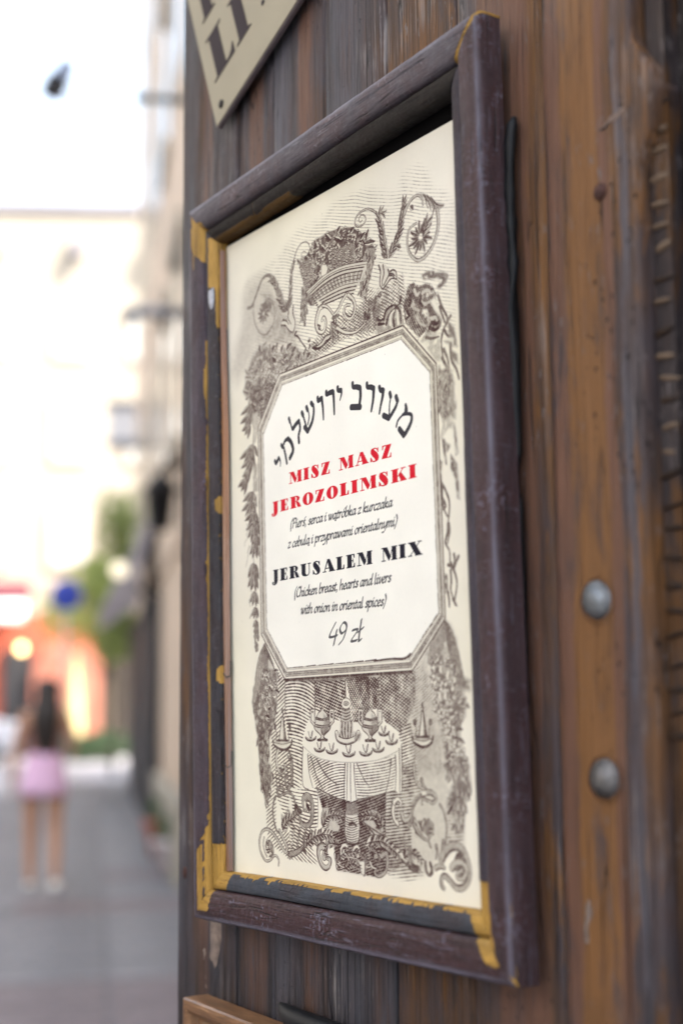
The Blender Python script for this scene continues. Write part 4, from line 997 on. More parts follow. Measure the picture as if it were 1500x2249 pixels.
def leaf(a, b, w, val=.75, lit=.25):
    dx, dy = b[0] - a[0], b[1] - a[1]; L = math.hypot(dx, dy) + 1e-6; nx, ny = -dy / L, dx / L
    up = [(a[0] + dx * t + nx * w * k, a[1] + dy * t + ny * w * k) for t, k in ((0, .1), (.25, .8), (.5, 1), (.75, .65), (1, 0))]
    dn = [(a[0] + dx * t - nx * w * k, a[1] + dy * t - ny * w * k) for t, k in ((.75, .65), (.5, 1), (.25, .8))]
    fil(up + dn, val, .6)
    if w > 2.6:
        hl = [(a[0] + dx * t + nx * w * k, a[1] + dy * t + ny * w * k) for t, k in ((.15, .25), (.45, .55), (.8, .35))]
        line(hl, w * .12, .5, lit, mid=w * .26)
        line([(a[0] + dx * .1, a[1] + dy * .1), (a[0] + dx * .9, a[1] + dy * .9)], .7, .5, min(.95, val + .15), sm_=False)
def plume(p, n, l, w, val=.7, lit=.3, spread=.7, back=False):
    q = smo(p, 8); m = len(q)
    for i in range(n):
        k = int(i / n * (m - 2)); x, y = q[k]; dx, dy = q[k + 1][0] - x, q[k + 1][1] - y; a = math.atan2(dy, dx); s = 1 - .35 * i / n
        for sg in (-1, 1):
            aa = a + sg * spread * ar.uniform(.7, 1.15); leaf((x, y), (x + math.cos(aa) * l * s, y + math.sin(aa) * l * s), w * s, val * ar.uniform(.8, 1.15), lit)
    line(p, 1.6, .8, val)
def scroll(p, w, lit=.14, val=.8, w1=None, shade=True):
    w1 = w * .5 if w1 is None else w1
    line(p, w, w1, val); line(p, max(.6, w - 2.0), max(.3, w1 - 1.5), lit)
    q = smo(p, 8); m = len(q)
    if shade and w > 4:
        for f, vv, rr_ in ((.45, .55, .16), (.72, .75, .16)):
            o = []
            for i in range(m):
                a, b = q[max(0, i - 1)], q[min(m - 1, i + 1)]; dx, dy = b[0] - a[0], b[1] - a[1]; L = math.hypot(dx, dy) + 1e-6; ww = (w + (w1 - w) * i / m) * f
                o.append((q[i][0] - dy / L * ww, q[i][1] + dx / L * ww))
            line(o, w * rr_, w1 * rr_, vv, sm_=False)
def inside(p, x, y):
    c = False; n = len(p)
    for i in range(n):
        (ax, ay), (bx, by) = p[i], p[(i + 1) % n]
        if (ay > y) != (by > y) and x < (bx - ax) * (y - ay) / (by - ay) + ax: c = not c
    return c
def cluster(p, n, s, base=.5, kind='leaf', val=.8, lit=.15, soft=4, down=None):
    fil(p, base, soft, tex=.5)
    xs = [q[0] for q in p]; ys = [q[1] for q in p]; k = 0; tries = 0
    while k < n and tries < n * 12:
        tries += 1; x = ar.uniform(min(xs), max(xs)); y = ar.uniform(min(ys), max(ys))
        if not inside(p, x, y): continue
        k += 1; q = s * ar.uniform(.6, 1.25); t = kind if kind != 'mix' else ar.choice(('leaf', 'leaf', 'grape', 'flower'))
        if t == 'leaf':
            a = ar.uniform(0, 6.28) if down is None else down + ar.uniform(-.7, .7)
            leaf((x, y), (x + math.cos(a) * q * 2.2, y + math.sin(a) * q * 2.2), q * .55, val * ar.uniform(.7, 1.1), lit * ar.uniform(.3, 2))
        elif t == 'grape':
            for _ in range(4):
                gx, gy = x + ar.uniform(-q, q), y + ar.uniform(-q, q); r = q * .42
                line([(gx, gy), (gx + .1, gy)], r, r, val, sm_=False); line([(gx - r * .2, gy - r * .25), (gx, gy - r * .2)], r * .55, r * .5, lit, sm_=False)
        else:
            for j in range(6):
                a = j * 1.05 + ar.random(); fx, fy = x + math.cos(a) * q * .7, y + math.sin(a) * q * .7
                line([(fx, fy), (fx + .1, fy)], q * .42, q * .42, val * .8, sm_=False); line([(fx, fy), (fx + .1, fy)], q * .27, q * .27, lit * .6, sm_=False)
            line([(x, y), (x + .1, y)], q * .28, q * .28, val, sm_=False)
# ---- lettering
GL = {'a': ".5,.92 .25,1 .05,.6 .1,.06 .3,.1 .5,.75|.54,1 .46,.15 .53,0 .66,.14;.68", 'b': ".12,1.85 .06,.9 .06,.12 .25,0 .5,.4 .46,.9 .3,1 .08,.6;.6", 'c': ".46,.85 .3,1 .05,.6 .1,.06 .3,0 .5,.18;.52",
      'd': ".5,.92 .25,1 .05,.6 .1,.06 .3,.1 .5,.75|.62,1.85 .5,.2 .56,0 .69,.14;.72", 'e': ".08,.42 .4,.62 .42,.9 .28,1 .05,.6 .1,.06 .28,0 .5,.18;.54", 'h': ".12,1.85 .04,0|.06,.5 .32,.98 .48,.85 .42,.15 .48,0 .6,.12;.66",
      'i': "0,.85 .12,1 .08,.12 .16,0 .29,.14|.18,1.42 .2,1.46;.34", 'k': ".12,1.85 .04,0|.06,.45 .36,.98 .42,.72 .12,.5 .42,.02 .56,.12;.6", 'l': ".12,1.85 .06,.15 .12,0 .25,.12;.33",
      'm': "0,.85 .12,1 .06,0|.08,.5 .3,.98 .42,.85 .37,0|.39,.5 .6,.98 .75,.85 .7,.12 .77,0 .88,.12;.95", 'n': "0,.85 .12,1 .06,0|.08,.5 .34,.98 .48,.85 .43,.12 .5,0 .62,.12;.68", 'o': ".28,1 .05,.6 .1,.06 .28,0 .5,.4 .46,.9 .28,1;.6",
      'p': "0,.85 .12,1 0,-.75|.07,.5 .32,.98 .52,.8 .47,.15 .26,0 .06,.15;.64", 'r': "0,.85 .12,1 .06,0|.08,.5 .27,.98 .42,.9;.46", 's': ".42,.88 .24,1 .12,.76 .37,.3 .26,0 .02,.12;.48", 't': ".2,1.35 .08,.15 .16,0 .32,.14|0,.96 .36,.99;.4",
      'u': "0,.85 .12,1 .07,.2 .15,0 .3,.1 .48,.65|.54,1 .46,.15 .53,0 .65,.12;.7", 'v': "0,.85 .12,1 .17,0 .42,.5 .46,.98;.54", 'w': "0,.85 .12,1 .16,0 .38,.6 .42,1 .43,0 .68,.5 .7,.98;.8", 'y': "0,.85 .12,1 .1,.3 .2,.05 .46,.55|.54,1 .42,-.1 .2,-.68 -.08,-.7;.6",
      'z': ".04,.95 .44,.96 .02,.04 .44,.05;.52", 'P': ".17,1.7 .08,0|-.05,1.45 .25,1.82 .62,1.68 .56,1.1 .2,.85;.66", 'C': ".66,1.55 .48,1.8 .12,1.2 .1,.25 .36,0 .66,.25;.7", '(': ".34,1.9 .06,1 .12,-.5;.36", ')': ".12,1.9 .3,1 0,-.5;.34",
      ',': ".1,.1 .04,-.3;.26", ' ': ";.33", '4': ".4,1.75 .02,.55 .62,.6|.56,1.1 .42,-.25;.72", '9': ".52,1.0 .25,.75 .07,1.2 .32,1.72 .58,1.35 .42,.3 .12,-.2;.68"}
for k_, b_, x_ in (('\u0105', 'a', "|.54,0 .44,-.22 .6,-.36"), ('\u00f3', 'o', "|.32,1.3 .5,1.6"), ('\u015b', 's', "|.28,1.3 .46,1.6"), ('\u0142', 'l', "|-.06,.75 .32,1.12")):
    q_ = GL[b_].split(';'); GL[k_] = q_[0] + x_ + ';' + q_[1]
def italic(txt, p0, p1, xh, nib=.2, A=None, val=.9, slant=.2):
    A = BLK if A is None else A
    tot = sum(float(GL[c].split(';')[1]) for c in txt); L = math.hypot(p1[0] - p0[0], p1[1] - p0[1]); ux, uy = (p1[0] - p0[0]) / L, (p1[1] - p0[1]) / L
    kx = L / tot; x = 0
    for c in txt:
        st_, adv = GL[c].split(';')
        for s in st_.split('|'):
            if not s: continue
            pts = smo(PS(s), 5)
            q = [((x + a) * kx + slant * b * xh, -b * xh) for a, b in pts]
            q = [(p0[0] + a * ux - b * uy, p0[1] + a * uy + b * ux) for a, b in q]
            for o in (-1, -.33, .33, 1):
                ox, oy = o * nib * xh * .62, -o * nib * xh * .42
                line([(a + ox, b + oy) for a, b in q], nib * xh * .33, nib * xh * .33, val, A, sm_=False)
        x += float(adv)
def R4(x0, y0, x1, y1): return [(x0, y0), (x1, y0), (x1, y1), (x0, y1)]
SF = .075
DG = {'I': (.5, [R4(.08, 0, .42, 1), R4(0, 0, .5, SF), R4(0, 1 - SF, .5, 1)]),
      'L': (.66, [R4(.08, 0, .42, 1), R4(0, 0, .6, SF), R4(0, 1 - SF, .5, 1), [(.38, 0), (.64, 0), (.64, .34), (.58, .34), (.52, .1)]]),
      'E': (.7, [R4(.08, 0, .42, 1), R4(0, 0, .62, SF), R4(0, 1 - SF, .62, 1), [(.4, 0), (.66, 0), (.66, .32), (.6, .32), (.54, .09)], [(.4, 1), (.64, 1), (.64, .7), (.58, .7), (.53, .92)], R4(.4, .47, .54, .55), R4(.5, .36, .55, .66)]),
      'Z': (.72, [[(.32, .95), (.68, .95), (.38, .05), (.0, .05)], R4(.04, 1 - SF, .68, 1), [(.04, 1), (.3, 1), (.14, .92), (.1, .68), (.04, .68)], R4(0, 0, .68, SF), [(.68, 0), (.4, 0), (.58, .1), (.62, .34), (.68, .34)]]),
      'M': (1.1, [R4(.12, 0, .18, 1), R4(0, 0, .3, SF), R4(0, 1 - SF, .3, 1), [(.1, 1), (.42, 1), (.68, .28), (.55, .02), (.5, .02)], [(.55, .02), (.6, .16), (.86, 1), (.78, 1)], R4(.76, 0, 1.06, 1), R4(.68, 0, 1.12, SF), R4(.74, 1 - SF, 1.12, 1)]),
      'A': (.95, [[(.36, 1), (.58, 1), (.94, .04), (.56, .04)], [(.40, 1), (.34, .86), (.1, .04), (.17, .04), (.46, .9)], R4(.2, .26, .6, .33), R4(0, 0, .3, SF), R4(.5, 0, 1.0, SF)]),
      'K': (.98, [R4(.08, 0, .42, 1), R4(0, 0, .5, SF), R4(0, 1 - SF, .5, 1), [(.4, .4), (.74, .96), (.82, .96), (.46, .38)], [(.46, .56), (.62, .72), (.98, .04), (.62, .04)], R4(.56, 0, 1.0, SF), R4(.62, 1 - SF, .94, 1)]),
      'R': (.86, [R4(.08, 0, .42, 1), R4(0, 0, .5, SF), R4(0, 1 - SF, .5, 1), [(.42, 1), (.6, .98), (.74, .86), (.76, .74), (.7, .58), (.55, .5), (.42, .5), (.42, .56), (.5, .58), (.52, .75), (.5, .92), (.42, .94)], [(.46, .52), (.66, .48), (.76, .3), (.86, .04), (.86, 0), (.6, 0), (.5, .3)]]),
      'X': (.95, [[(.08, .98), (.46, .98), (.92, .02), (.52, .02)], [(.08, .02), (.15, .02), (.86, .98), (.79, .98)], R4(0, 0, .28, SF), R4(.46, 0, .98, SF), R4(.02, 1 - SF, .52, 1), R4(.68, 1 - SF, .94, 1)]),
      'U': (.86, [R4(0, 1 - SF, .5, 1), R4(.6, 1 - SF, .88, 1), [(.08, 1), (.42, 1), (.42, .22), (.5, .09), (.62, .1), (.7, .24), (.7, 1), (.77, 1), (.77, .22), (.66, .02), (.44, -.03), (.2, .02), (.08, .2)]]),
      'J': (.58, [R4(.1, 1 - SF, .58, 1), [(.16, 1), (.5, 1), (.5, .05), (.42, -.18), (.24, -.3), (.06, -.26), (-.02, -.12), (.02, .02), (.12, .02), (.14, -.08), (.1, -.16), (.18, -.22), (.17, 0)]]),
      'O': (.84, None), 'S': (.72, None), ' ': (.42, [])}
def display(txt, p0, p1, h0, h1, A):
    tot = sum(DG[c][0] + .13 for c in txt) - .13; L = math.hypot(p1[0] - p0[0], p1[1] - p0[1]); ux, uy = (p1[0] - p0[0]) / L, (p1[1] - p0[1]) / L; kx = L / tot; x = 0
    for c in txt:
        adv, pol = DG[c]; h = h0 + (h1 - h0) * x / tot
        def T(q, x=x, h=h): return [(p0[0] + (x + a) * kx * ux + b * h * uy, p0[1] + (x + a) * kx * uy - b * h * ux) for a, b in q]
        el = lambda cx, cy, rx, ry: [(cx + rx * math.cos(t), cy + ry * math.sin(t)) for t in [i * math.pi / 12 for i in range(24)]]
        if c == 'O': fil(T(el(.42, .5, .42, .53)), 1, .5, A); fil(T(el(.42, .5, .095, .44)), 0, .5, A)
        elif c == 'S':
            line(T(smo([(.2, .76), (.3, .6), (.42, .45), (.5, .27)])), kx * .135, kx * .15, 1, A, sm_=False)
            line(T(smo([(.56, .78), (.48, .95), (.32, .99), (.16, .92), (.12, .74)])), h * .035, h * .06, 1, A, sm_=False)
            line(T(smo([(.1, .2), (.18, .05), (.34, .0), (.52, .06), (.6, .24)])), h * .035, h * .07, 1, A, sm_=False)
            fil(T([(.56, 1), (.62, 1), (.62, .64), (.58, .64), (.5, .86)]), 1, .5, A); fil(T([(.04, 0), (.1, 0), (.2, .12), (.1, .36), (.04, .36)]), 1, .5, A)
        else:
            for q in pol: fil(T(q), 1, .5, A)
        x += adv + .13
P = PS
def PTX(s): return PS(s)[0]
def PTX2(s): return PS(s)[1]
HM = {'D': [0.99733, -0.0106006, -0.831772, 0.305631, 0.484836, 1226.81, 0.000213349, 1.55955e-05], 'a4': [0.448926, -0.00477163, 647.53, 0.137573, 0.218238, 243.654, 9.60343e-05, 7.01997e-06], 'e5': [0.390506, -0.00415068, 17.8201, 0.11967, 0.189838, 406.391, 8.35371e-05, 6.10644e-06], 'e6': [0.385377, -0.00409617, 8.6593, 0.118098, 0.187345, 809.335, 8.244e-05, 6.02624e-06], 'e8': [0.308497, -0.00327901, 939.488, 0.0945386, 0.149971, 933.659, 6.59938e-05, 4.82405e-06], 't5': [0.591471, -0.00628674, 252.355, 0.181256, 0.287534, 432.906, 0.000126528, 9.24898e-06]}
def PTXY(z, x, y):
    h = HM[z]; w = h[6] * x + h[7] * y + 1; return ((h[0] * x + h[1] * y + h[2]) / w, (h[3] * x + h[4] * y + h[5]) / w)
def PTL(z, pts): return [PTXY(z, x, y) for x, y in pts]
# sky hatching and cloud tone
hatch(P("59,381 103,290 127,148 238,135 325,121 409,84 481,85 551,86 585,69 660,71 762,88 873,135 897,99 961,97 1001,132 1012,170 1058,190 1089,229 1091,425 1078,533 849,476 450,447 170,411"), P("552,58 1068,243"), 8.2, .14, .46, 18, 3.2)
fil(P("33,381 62,317 106,259 112,181 145,149 217,149 295,187 335,264 406,334 413,383 306,365 172,346 125,395 74,422"), .30, 26, amt=.75)
hatch(P("216,198 310,235 342,292 397,358 396,383 272,355 212,320 291,296"), P("212,320 274,300"), 7, .30, .6, 10)
hatch(P("469,409 539,380 623,366 742,362 885,337 895,412 777,432 620,428 502,445"), P("540,362 620,419"), 7, .36, .66, 8)
hatch(P("486,413 622,383 741,370 810,372 777,432 620,428 502,445"), P("538,408 638,379"), 7, .33, .66, 8)
hatch(P("739,335 865,349 896,415 848,407 798,406 767,440 708,433 688,385"), P("717,401 800,364"), 7, .30, .6, 9)
hatch(P("712,353 898,379 875,418 798,406 763,447 677,447"), P("718,384 797,435"), 7, .26, .6, 9)
# left scroll, plumes, rosette
line(P("149,222 166,219 182,205 205,180 226,161 252,158 278,170 299,190"), 3.4, 5.5, .62)
line(P("144,221 162,223 177,220"), 6, 3, .6)
plume(P("353,286 335,264 319,238 303,207 284,182 265,170"), 12, 34, 5.5, .66, .34, .55)
plume(P("357,287 365,272 373,244 378,211 385,178 396,162"), 11, 30, 5, .66, .36, .42)
line(P("175,221 172,247 183,279 204,305 226,318 252,319 274,309 288,286 288,260 276,237 255,224 242,225"), 2.2, 2.4, .55)
line(P("182,227 179,253 192,284 212,304 230,315"), 1.1, 1.0, .4)
for a_ in range(11):
    leaf((PTX("230,259")[0] + 4 * math.cos(a_ * .57), PTX("230,259")[1] + 4 * math.sin(a_ * .57)), (PTX("230,259")[0] + 34 * math.cos(a_ * .57), PTX("230,259")[1] + 30 * math.sin(a_ * .57)), 5.5, .66, .3)
fil(P("211,230 250,226 276,244 267,263 241,256"), .62, 5, tex=.5)
# curls
line(P("392,180 398,153 412,133 435,123 462,128 475,144 473,159 459,168 441,165 434,153 445,148 457,154"), 1.9, 1.0, .7)
scroll(P("791,161 771,144 747,132 721,130 699,135 690,149 699,161 719,166 736,161 738,150 726,140 713,140 708,147 714,155 723,153"), 3.6, .3, .75, 1.3)
# right plumes and scroll
plume(P("826,281 816,255 810,226 805,200 793,171 801,162 820,170"), 13, 34, 6, .72, .22, .5)
plume(P("832,282 854,262 876,238 887,210 898,182 904,160"), 13, 34, 6, .72, .22, .45)
scroll(P("903,195 912,183 930,171 955,168 973,181 977,198"), 5.5, .3, .72, 3)
fil(P("963,165 987,175 1008,191 1028,209 1058,222 1056,228 1037,231 1017,223 1003,209 983,184"), .42, 1.5); 
for q_ in ("980,175 997,198 1006,220", "994,182 1014,206 1022,223", "1008,191 1031,216 1055,226", "987,181 990,200 996,213", "1017,222 1012,233 1002,238"): line(P(q_), 2.4, 1.2, .75)
scroll(P("1030,228 1033,253 1028,277 1012,302 988,318 965,324 944,320 921,300 910,275 912,251 923,237 948,233"), 6.5, .3, .7, 3.5)
for a_ in range(15):
    leaf((PTX("963,271")[0] + 7 * math.cos(a_ * .42), PTX("963,271")[1] + 7 * math.sin(a_ * .42)), (PTX("963,271")[0] + (40 + 12 * (a_ % 2)) * math.cos(a_ * .42), PTX("963,271")[1] + (34 + 10 * (a_ % 2)) * math.sin(a_ * .42)), 6.5, .75, .25)
plume(P("972,270 983,256 993,241"), 4, 40, 8, .75, .2, .5)
leaf(PTX("925,183"), PTX("939,198"), 8, .7); leaf(PTX("864,263"), PTX("884,272"), 8, .7)
# bell drops
fil(P("789,288 796,306 791,337 803,350 815,345 841,336 860,342 862,330 852,317 835,318 818,294"), .16, 1.2)
for q_ in ("789,287 796,307 792,324 793,339 804,351", "804,351 819,344 834,336 846,336 862,343", "837,316 849,316 861,325 862,342", "807,292 810,313 802,331 803,342", "833,321 845,324 855,332", "832,325 845,329 853,337", "828,309 831,321 820,332 808,342"): line(P(q_), 2.6, 1.6, .78)
line(P("793,356 788,357 783,360 790,367 796,363 793,355"), 2.2, 2.2, .7); line(P("773,363 768,381 761,396 762,416"), 6, 1.5, .7)
for k_ in range(5): line(PTL("a4", [(215, 560 + k_ * 20), (245, 590 + k_ * 14), (280, 570 + k_ * 14)]), 2.6, 1.2, .8)
leaf(PTX("741,378"), PTX("736,396"), 7, .75)
line(P("640,414 663,423 686,425 702,416"), 4.5, 2, .82); line(P("640,409 663,416 683,416 698,413"), 2.2, 1, .6); line(P("713,417 719,407"), 4, 2, .7)
fil(P("388,278 395,306 398,332 381,350 361,340 341,322 324,316 333,305 358,313 367,298"), .14, 1.2)
for q_ in ("388,278 385,299 396,328 385,350 369,345", "324,317 345,323 365,342 381,350", "333,305 350,311 362,323", "363,289 360,305 374,326"): line(P(q_), 2.8, 1.6, .72)
line(P("401,354 393,361 409,369 424,386 444,405 451,417"), 3, 2, .78); leaf(PTX("472,389"), PTX("456,395"), 7, .75); leaf(PTX("469,401"), PTX("463,416"), 6, .75)
# basket of fruit
cluster(P("417,169 461,162 497,135 566,133 632,143 680,158 726,188 771,233 773,265 731,267 628,247 544,245 462,257 437,207"), 150, 9, .74, 'mix', .82, .12, 2)
cluster(P("420,174 478,177 493,233 457,261 432,215"), 28, 8, .55, 'grape', .8, .15, 2)
cluster(P("580,189 679,196 692,250 578,239"), 40, 8, .6, 'grape', .85, .12, 2)
for q_ in ("582,161 549,132", "607,151 624,135", "664,169 688,158", "710,201 734,186", "725,215 779,223", "732,230 782,246", "744,238 769,270", "631,177 590,155", "555,181 522,152", "737,210 750,182", "513,159 501,136"): leaf(PTX(q_), PTX2(q_), 8, .82, .16)
fil(P("533,212 554,216 560,229 549,244 528,236"), .1, 1.5)
cluster(P("740,228 778,240 769,273 743,327 727,358 704,342 707,272"), 34, 9, .5, 'leaf', .82, .2, 2, 1.7)
cluster(P("431,239 474,265 455,312 445,342 423,327"), 24, 8, .6, 'leaf', .8, .2, 2, 1.7)
fil(P("457,263 544,245 628,245 735,265 738,281 705,307 673,325 575,319 507,317 491,284"), .22, 1)
for k_ in range(9):
    t_ = k_ / 8
    line([(a[0] + (b[0] - a[0]) * t_, a[1] + (b[1] - a[1]) * t_) for a, b in zip(smo(P("461,264 544,245 628,245 732,265"), 8), smo(P("509,316 575,319 633,321 677,326"), 8))], 2.0 if k_ not in (3, 4, 5) else 1.0, 1.6 if k_ not in (3, 4, 5) else .8, .82, sm_=False)
for k_ in range(15):
    t_ = k_ / 14; a_ = smo(P("483,279 552,266 627,265 718,279"), 14); b_ = smo(P("498,298 568,289 634,289 706,299"), 14); i_ = min(int(t_ * len(a_)), len(a_) - 1)
    line([a_[i_], b_[i_]], 1.5, 1.5, .8, sm_=False)
    if i_ + 2 < len(a_): line([a_[i_], (a_[i_ + 2][0], a_[i_ + 2][1]), b_[i_ + 2]], 1.2, 1.2, .75, sm_=False)
scroll(P("457,263 544,245 628,245 737,265"), 4.5, .2, .8, 4.5, False)
fil(P("448,258 491,284 495,308 473,303 452,283"), .72, 2, tex=.4)
# scrolls below the basket
fil(P("503,294 517,321 500,359 511,380 545,391 565,367 580,351 548,321"), .05, 3)
scroll(P("538,319 517,323 503,343 500,363 511,381 530,388 544,380 546,362 537,350 529,356"), 8, .08, .8, 5)
line(P("508,363 519,369 511,374 521,377"), 3, 2, .8)
scroll(P("653,324 676,344 681,367 666,384 645,379 633,361 641,348 660,351"), 7, .16, .8, 4)
scroll(P("643,320 624,332 607,348 586,357"), 6, .12, .8, 5); scroll(P("533,319 558,330 582,354"), 5, .12, .8, 4)
line(P("580,363 606,363"), 5, 5, .7)
for q_ in ("584,366 584,392 577,427", "595,369 597,396 607,429", "587,373 568,388 567,400", "604,406 623,402 641,405"): line(P(q_), 3, 1.6, .75)
scroll(P("571,407 544,407 525,417 498,420 483,414 485,407"), 8, .2, .85, 4)
line(P("483,417 509,425 536,421 571,409"), 4, 2, .85)
scroll(P("599,395 637,416 684,425 726,414"), 7, .14, .8, 3); plume(P("573,371 580,395 583,423"), 5, 26, 5, .7, .25, .6)
# animal group at the right
fil(P("767,454 775,429 772,416 801,425 805,408 827,399 855,402 876,414 887,458 866,461 817,456"), .45, 2, tex=.7)
for q_ in ("804,424 816,406 841,401 857,405", "814,439 826,421 848,411", "846,451 845,430 853,408", "858,409 872,425 874,452", "877,390 873,403 862,406", "776,417 790,424 804,424", "782,431 807,437"): line(P(q_), 4.5, 2, .82)
for q_ in ("832,444 833,423 848,415", "863,450 861,431 861,418"): line(P(q_), 5, 2.5, .1)
fil(P("886,413 907,373 929,370 949,386 975,386 1001,398 1016,418 1012,435 1023,465 1033,486 1027,502 995,505 991,516 952,510 914,477 891,455"), .55, 2.5, tex=.9)
hatch(P("886,413 907,373 929,370 949,386 975,386 1001,398 1016,418 1012,435 1023,465 1033,486 1027,502 991,516 952,510 891,455"), P("898,379 930,428"), 6, .5, .85, 3)
for q_, v_ in (("932,389 941,403 951,400", .25), ("964,404 981,402 994,412", .3), ("954,419 969,433 986,432", .35), ("923,421 929,432 949,442", .4), ("981,462 983,483 979,493", .35), ("994,473 1010,474 1019,488", .3), ("941,460 954,475 973,484", .4)): line(P(q_), 5, 3, v_)
fil(P("964,444 980,447 983,456 968,453"), .06, 3); fil(P("991,431 1009,426 1024,454 1032,483 1007,457"), .08, 4)
for q_ in ("910,419 917,409 911,395", "902,433 908,443 895,448", "957,412 953,423 963,435", "996,482 1012,490 1022,485", "986,491 1005,502 1021,500"): line(P(q_), 5, 3, .88)
fil(P("962,363 977,359 1003,362 1019,371 1056,382 1064,392 1055,405 1026,415 1017,406 1040,395 999,380 976,377 964,372"), .64, 3, tex=.8); fil(P("973,368 984,370 986,377 976,374"), .08, 3)
fil(P("942,510 972,500 1024,513 1025,552 1026,581 1007,575 968,530"), .3, 3, tex=.9)
for q_ in ("942,510 959,506 969,499", "972,511 994,519 1020,521", "1022,426 1036,457 1054,489 1036,512 1029,533 1033,570 1050,604", "1066,485 1053,497 1040,509 1032,526", "1027,454 1038,481 1047,499", "1043,513 1054,528 1067,531"): line(P(q_), 4, 2.4, .72)
line(P("945,511 967,500"), 5, 3, .05)
for q_ in ("1056,494 1077,514 1085,547 1057,531", "1038,536 1062,553 1087,561 1082,543", "1062,561 1064,581 1091,602 1089,579"): fil(P(q_), .6, 4, tex=.8)
for q_ in ("1037,555 1051,582 1053,607", "1062,553 1064,584 1081,611 1089,634", "1030,573 1044,595 1050,614"): line(P(q_), 5, 3, .66)
# column of foliage right of the tablet
fil(P("1014,587 1055,597 1072,639 1056,711 1032,718 1009,691"), .46, 6, tex=1.2)
hatch(P("1013,596 1069,609 1067,652 1056,711 1032,718 1009,691"), P("1013,626 1028,658"), 6, .36, .75, 4)
cluster(P("1016,604 1064,615 1059,706 1025,711 1014,685"), 34, 8, .0 + .5, 'leaf', .72, .28, 5, 1.6)
for q_, v_ in (("1060,636 1079,684 1072,720 1060,718 1052,663", .42), ("1020,710 1024,722 1016,741 1008,754 1023,750 1043,735 1057,737 1058,711", .33), ("1019,753 1030,758 1034,814 1029,813 1021,774", .72), ("1029,764 1050,774 1037,787", .7), ("1058,723 1063,747 1067,800 1077,796 1072,755 1067,728", .62), ("1049,794 1071,819 1074,855 1076,898 1067,894 1062,850 1047,825", .66), ("1008,801 1017,806 1012,851 1005,853", .75)): fil(P(q_), v_, 4, tex=.6)
for q_ in ("1010,851 1023,867 1036,892 1037,915 1028,954", "1012,860 1014,903 1029,929", "1015,889 1024,905 1014,912", "1030,946 1028,963 1019,982 1020,990 1032,1006 1033,1032", "1033,946 1035,963 1026,988", "1048,1015 1050,1028 1043,1047 1038,1032", "1064,1021 1054,1034 1046,1047", "1026,1036 1037,1040 1046,1050 1054,1070 1054,1087 1045,1114 1046,1124", "1034,1049 1035,1074 1032,1088 1040,1114", "1022,1095 1025,1113 1025,1127", "1039,1111 1051,1127"): line(P(q_), 4.2, 2.4, .7)
fil(P("1011,1053 1022,1057 1022,1094 1011,1096"), .7, 4, tex=.7)
# foliage and flowers at the upper left of the tablet
cluster(P("110,453 139,398 171,359 216,350 272,361 305,389 364,384 392,386 435,420 497,435 497,445 410,446 308,447 268,487 259,511 145,491"), 120, 11, .56, 'mix', .66, .2, 8)
for q_ in ("272,379 289,361", "322,391 331,371", "347,392 372,377", "379,411 396,391", "296,406 271,392", "330,414 355,403", "362,424 387,408", "411,431 419,414", "450,438 470,426", "211,364 203,340"): leaf(PTX(q_), PTX2(q_), 10, .72, .3)
cluster(P("145,471 161,445 212,431 289,470 271,487 238,518 209,549 184,533 178,496"), 80, 9, .62, 'mix', .7, .28, 6)
hatch(P("149,472 161,445 289,470 238,518 190,569 173,531"), P("168,458 210,496"), 6, .4, .78, 4)
# hanging laurel left of the tablet
for (x_, y_, s_) in ((385, 320, 1.25), (360, 470, 1.15), (350, 620, .9), (400, 960, .8), (360, 1010, 1.2), (380, 1150, 1.2), (340, 1340, .8), (300, 1470, 1.0), (390, 1680, 1.1), (380, 1820, 1.15), (420, 1980, 1.1), (440, 2120, 1.1)):
    a_ = PTXY("e5", x_, y_)
    for k_ in range(3):
        b_ = PTXY("e5", x_ - (150 - 50 * k_) * s_, y_ + (150 + 70 * k_) * s_); leaf(a_, b_, 9.5, .68, .42)
    if x_ > 350: leaf(a_, PTXY("e5", x_ + 60, y_ + 230 * s_), 9, .66, .42)
line(P("161,493 165,566 160,619 165,692 160,744 168,841"), 2.5, 2, .65)
fil(P("159,528 188,525 190,567 178,604 164,612"), .3, 4, tex=.8); fil(P("155,672 184,668 184,783 159,771"), .35, 5, tex=.9)
for (x_, y_, s_) in ((400, 0, 1.1), (440, 150, .9), (420, 280, 1.0), (405, 600, 1.15), (400, 760, 1.1), (415, 1040, .9), (430, 1280, .75), (438, 1480, .6)):
    a_ = PTXY("e6", x_, y_)
    for k_ in range(2):
        leaf(a_, PTXY("e6", x_ - (85 - 45 * k_) * s_, y_ + (210 + 60 * k_) * s_), 10 * s_, .7, .35)
        leaf(a_, PTXY("e6", x_ + (70 - 35 * k_) * s_, y_ + (230 + 40 * k_) * s_), 10 * s_, .66, .35)
line(P("163,830 163,883 155,935 160,1012 162,1054 164,1117"), 1.8, 1.2, .6)
for q_ in ("155,1120 174,1123", "155,1134 176,1137", "160,1117 158,1143", "173,1119 174,1144", "159,1151 170,1159", "159,1162 170,1169 162,1172"): line(P(q_), 6, 5, .6)
line(P("118,824 125,839 117,852 120,865 107,873 105,885"), 1.6, 1.2, .38); line(P("131,888 123,903 122,917 111,941"), 3, 1.5, .35); line(P("134,1031 127,1037 133,1052"), 1.6, 1.4, .4); line(P("140,1072 129,1083"), 3, 2, .42)
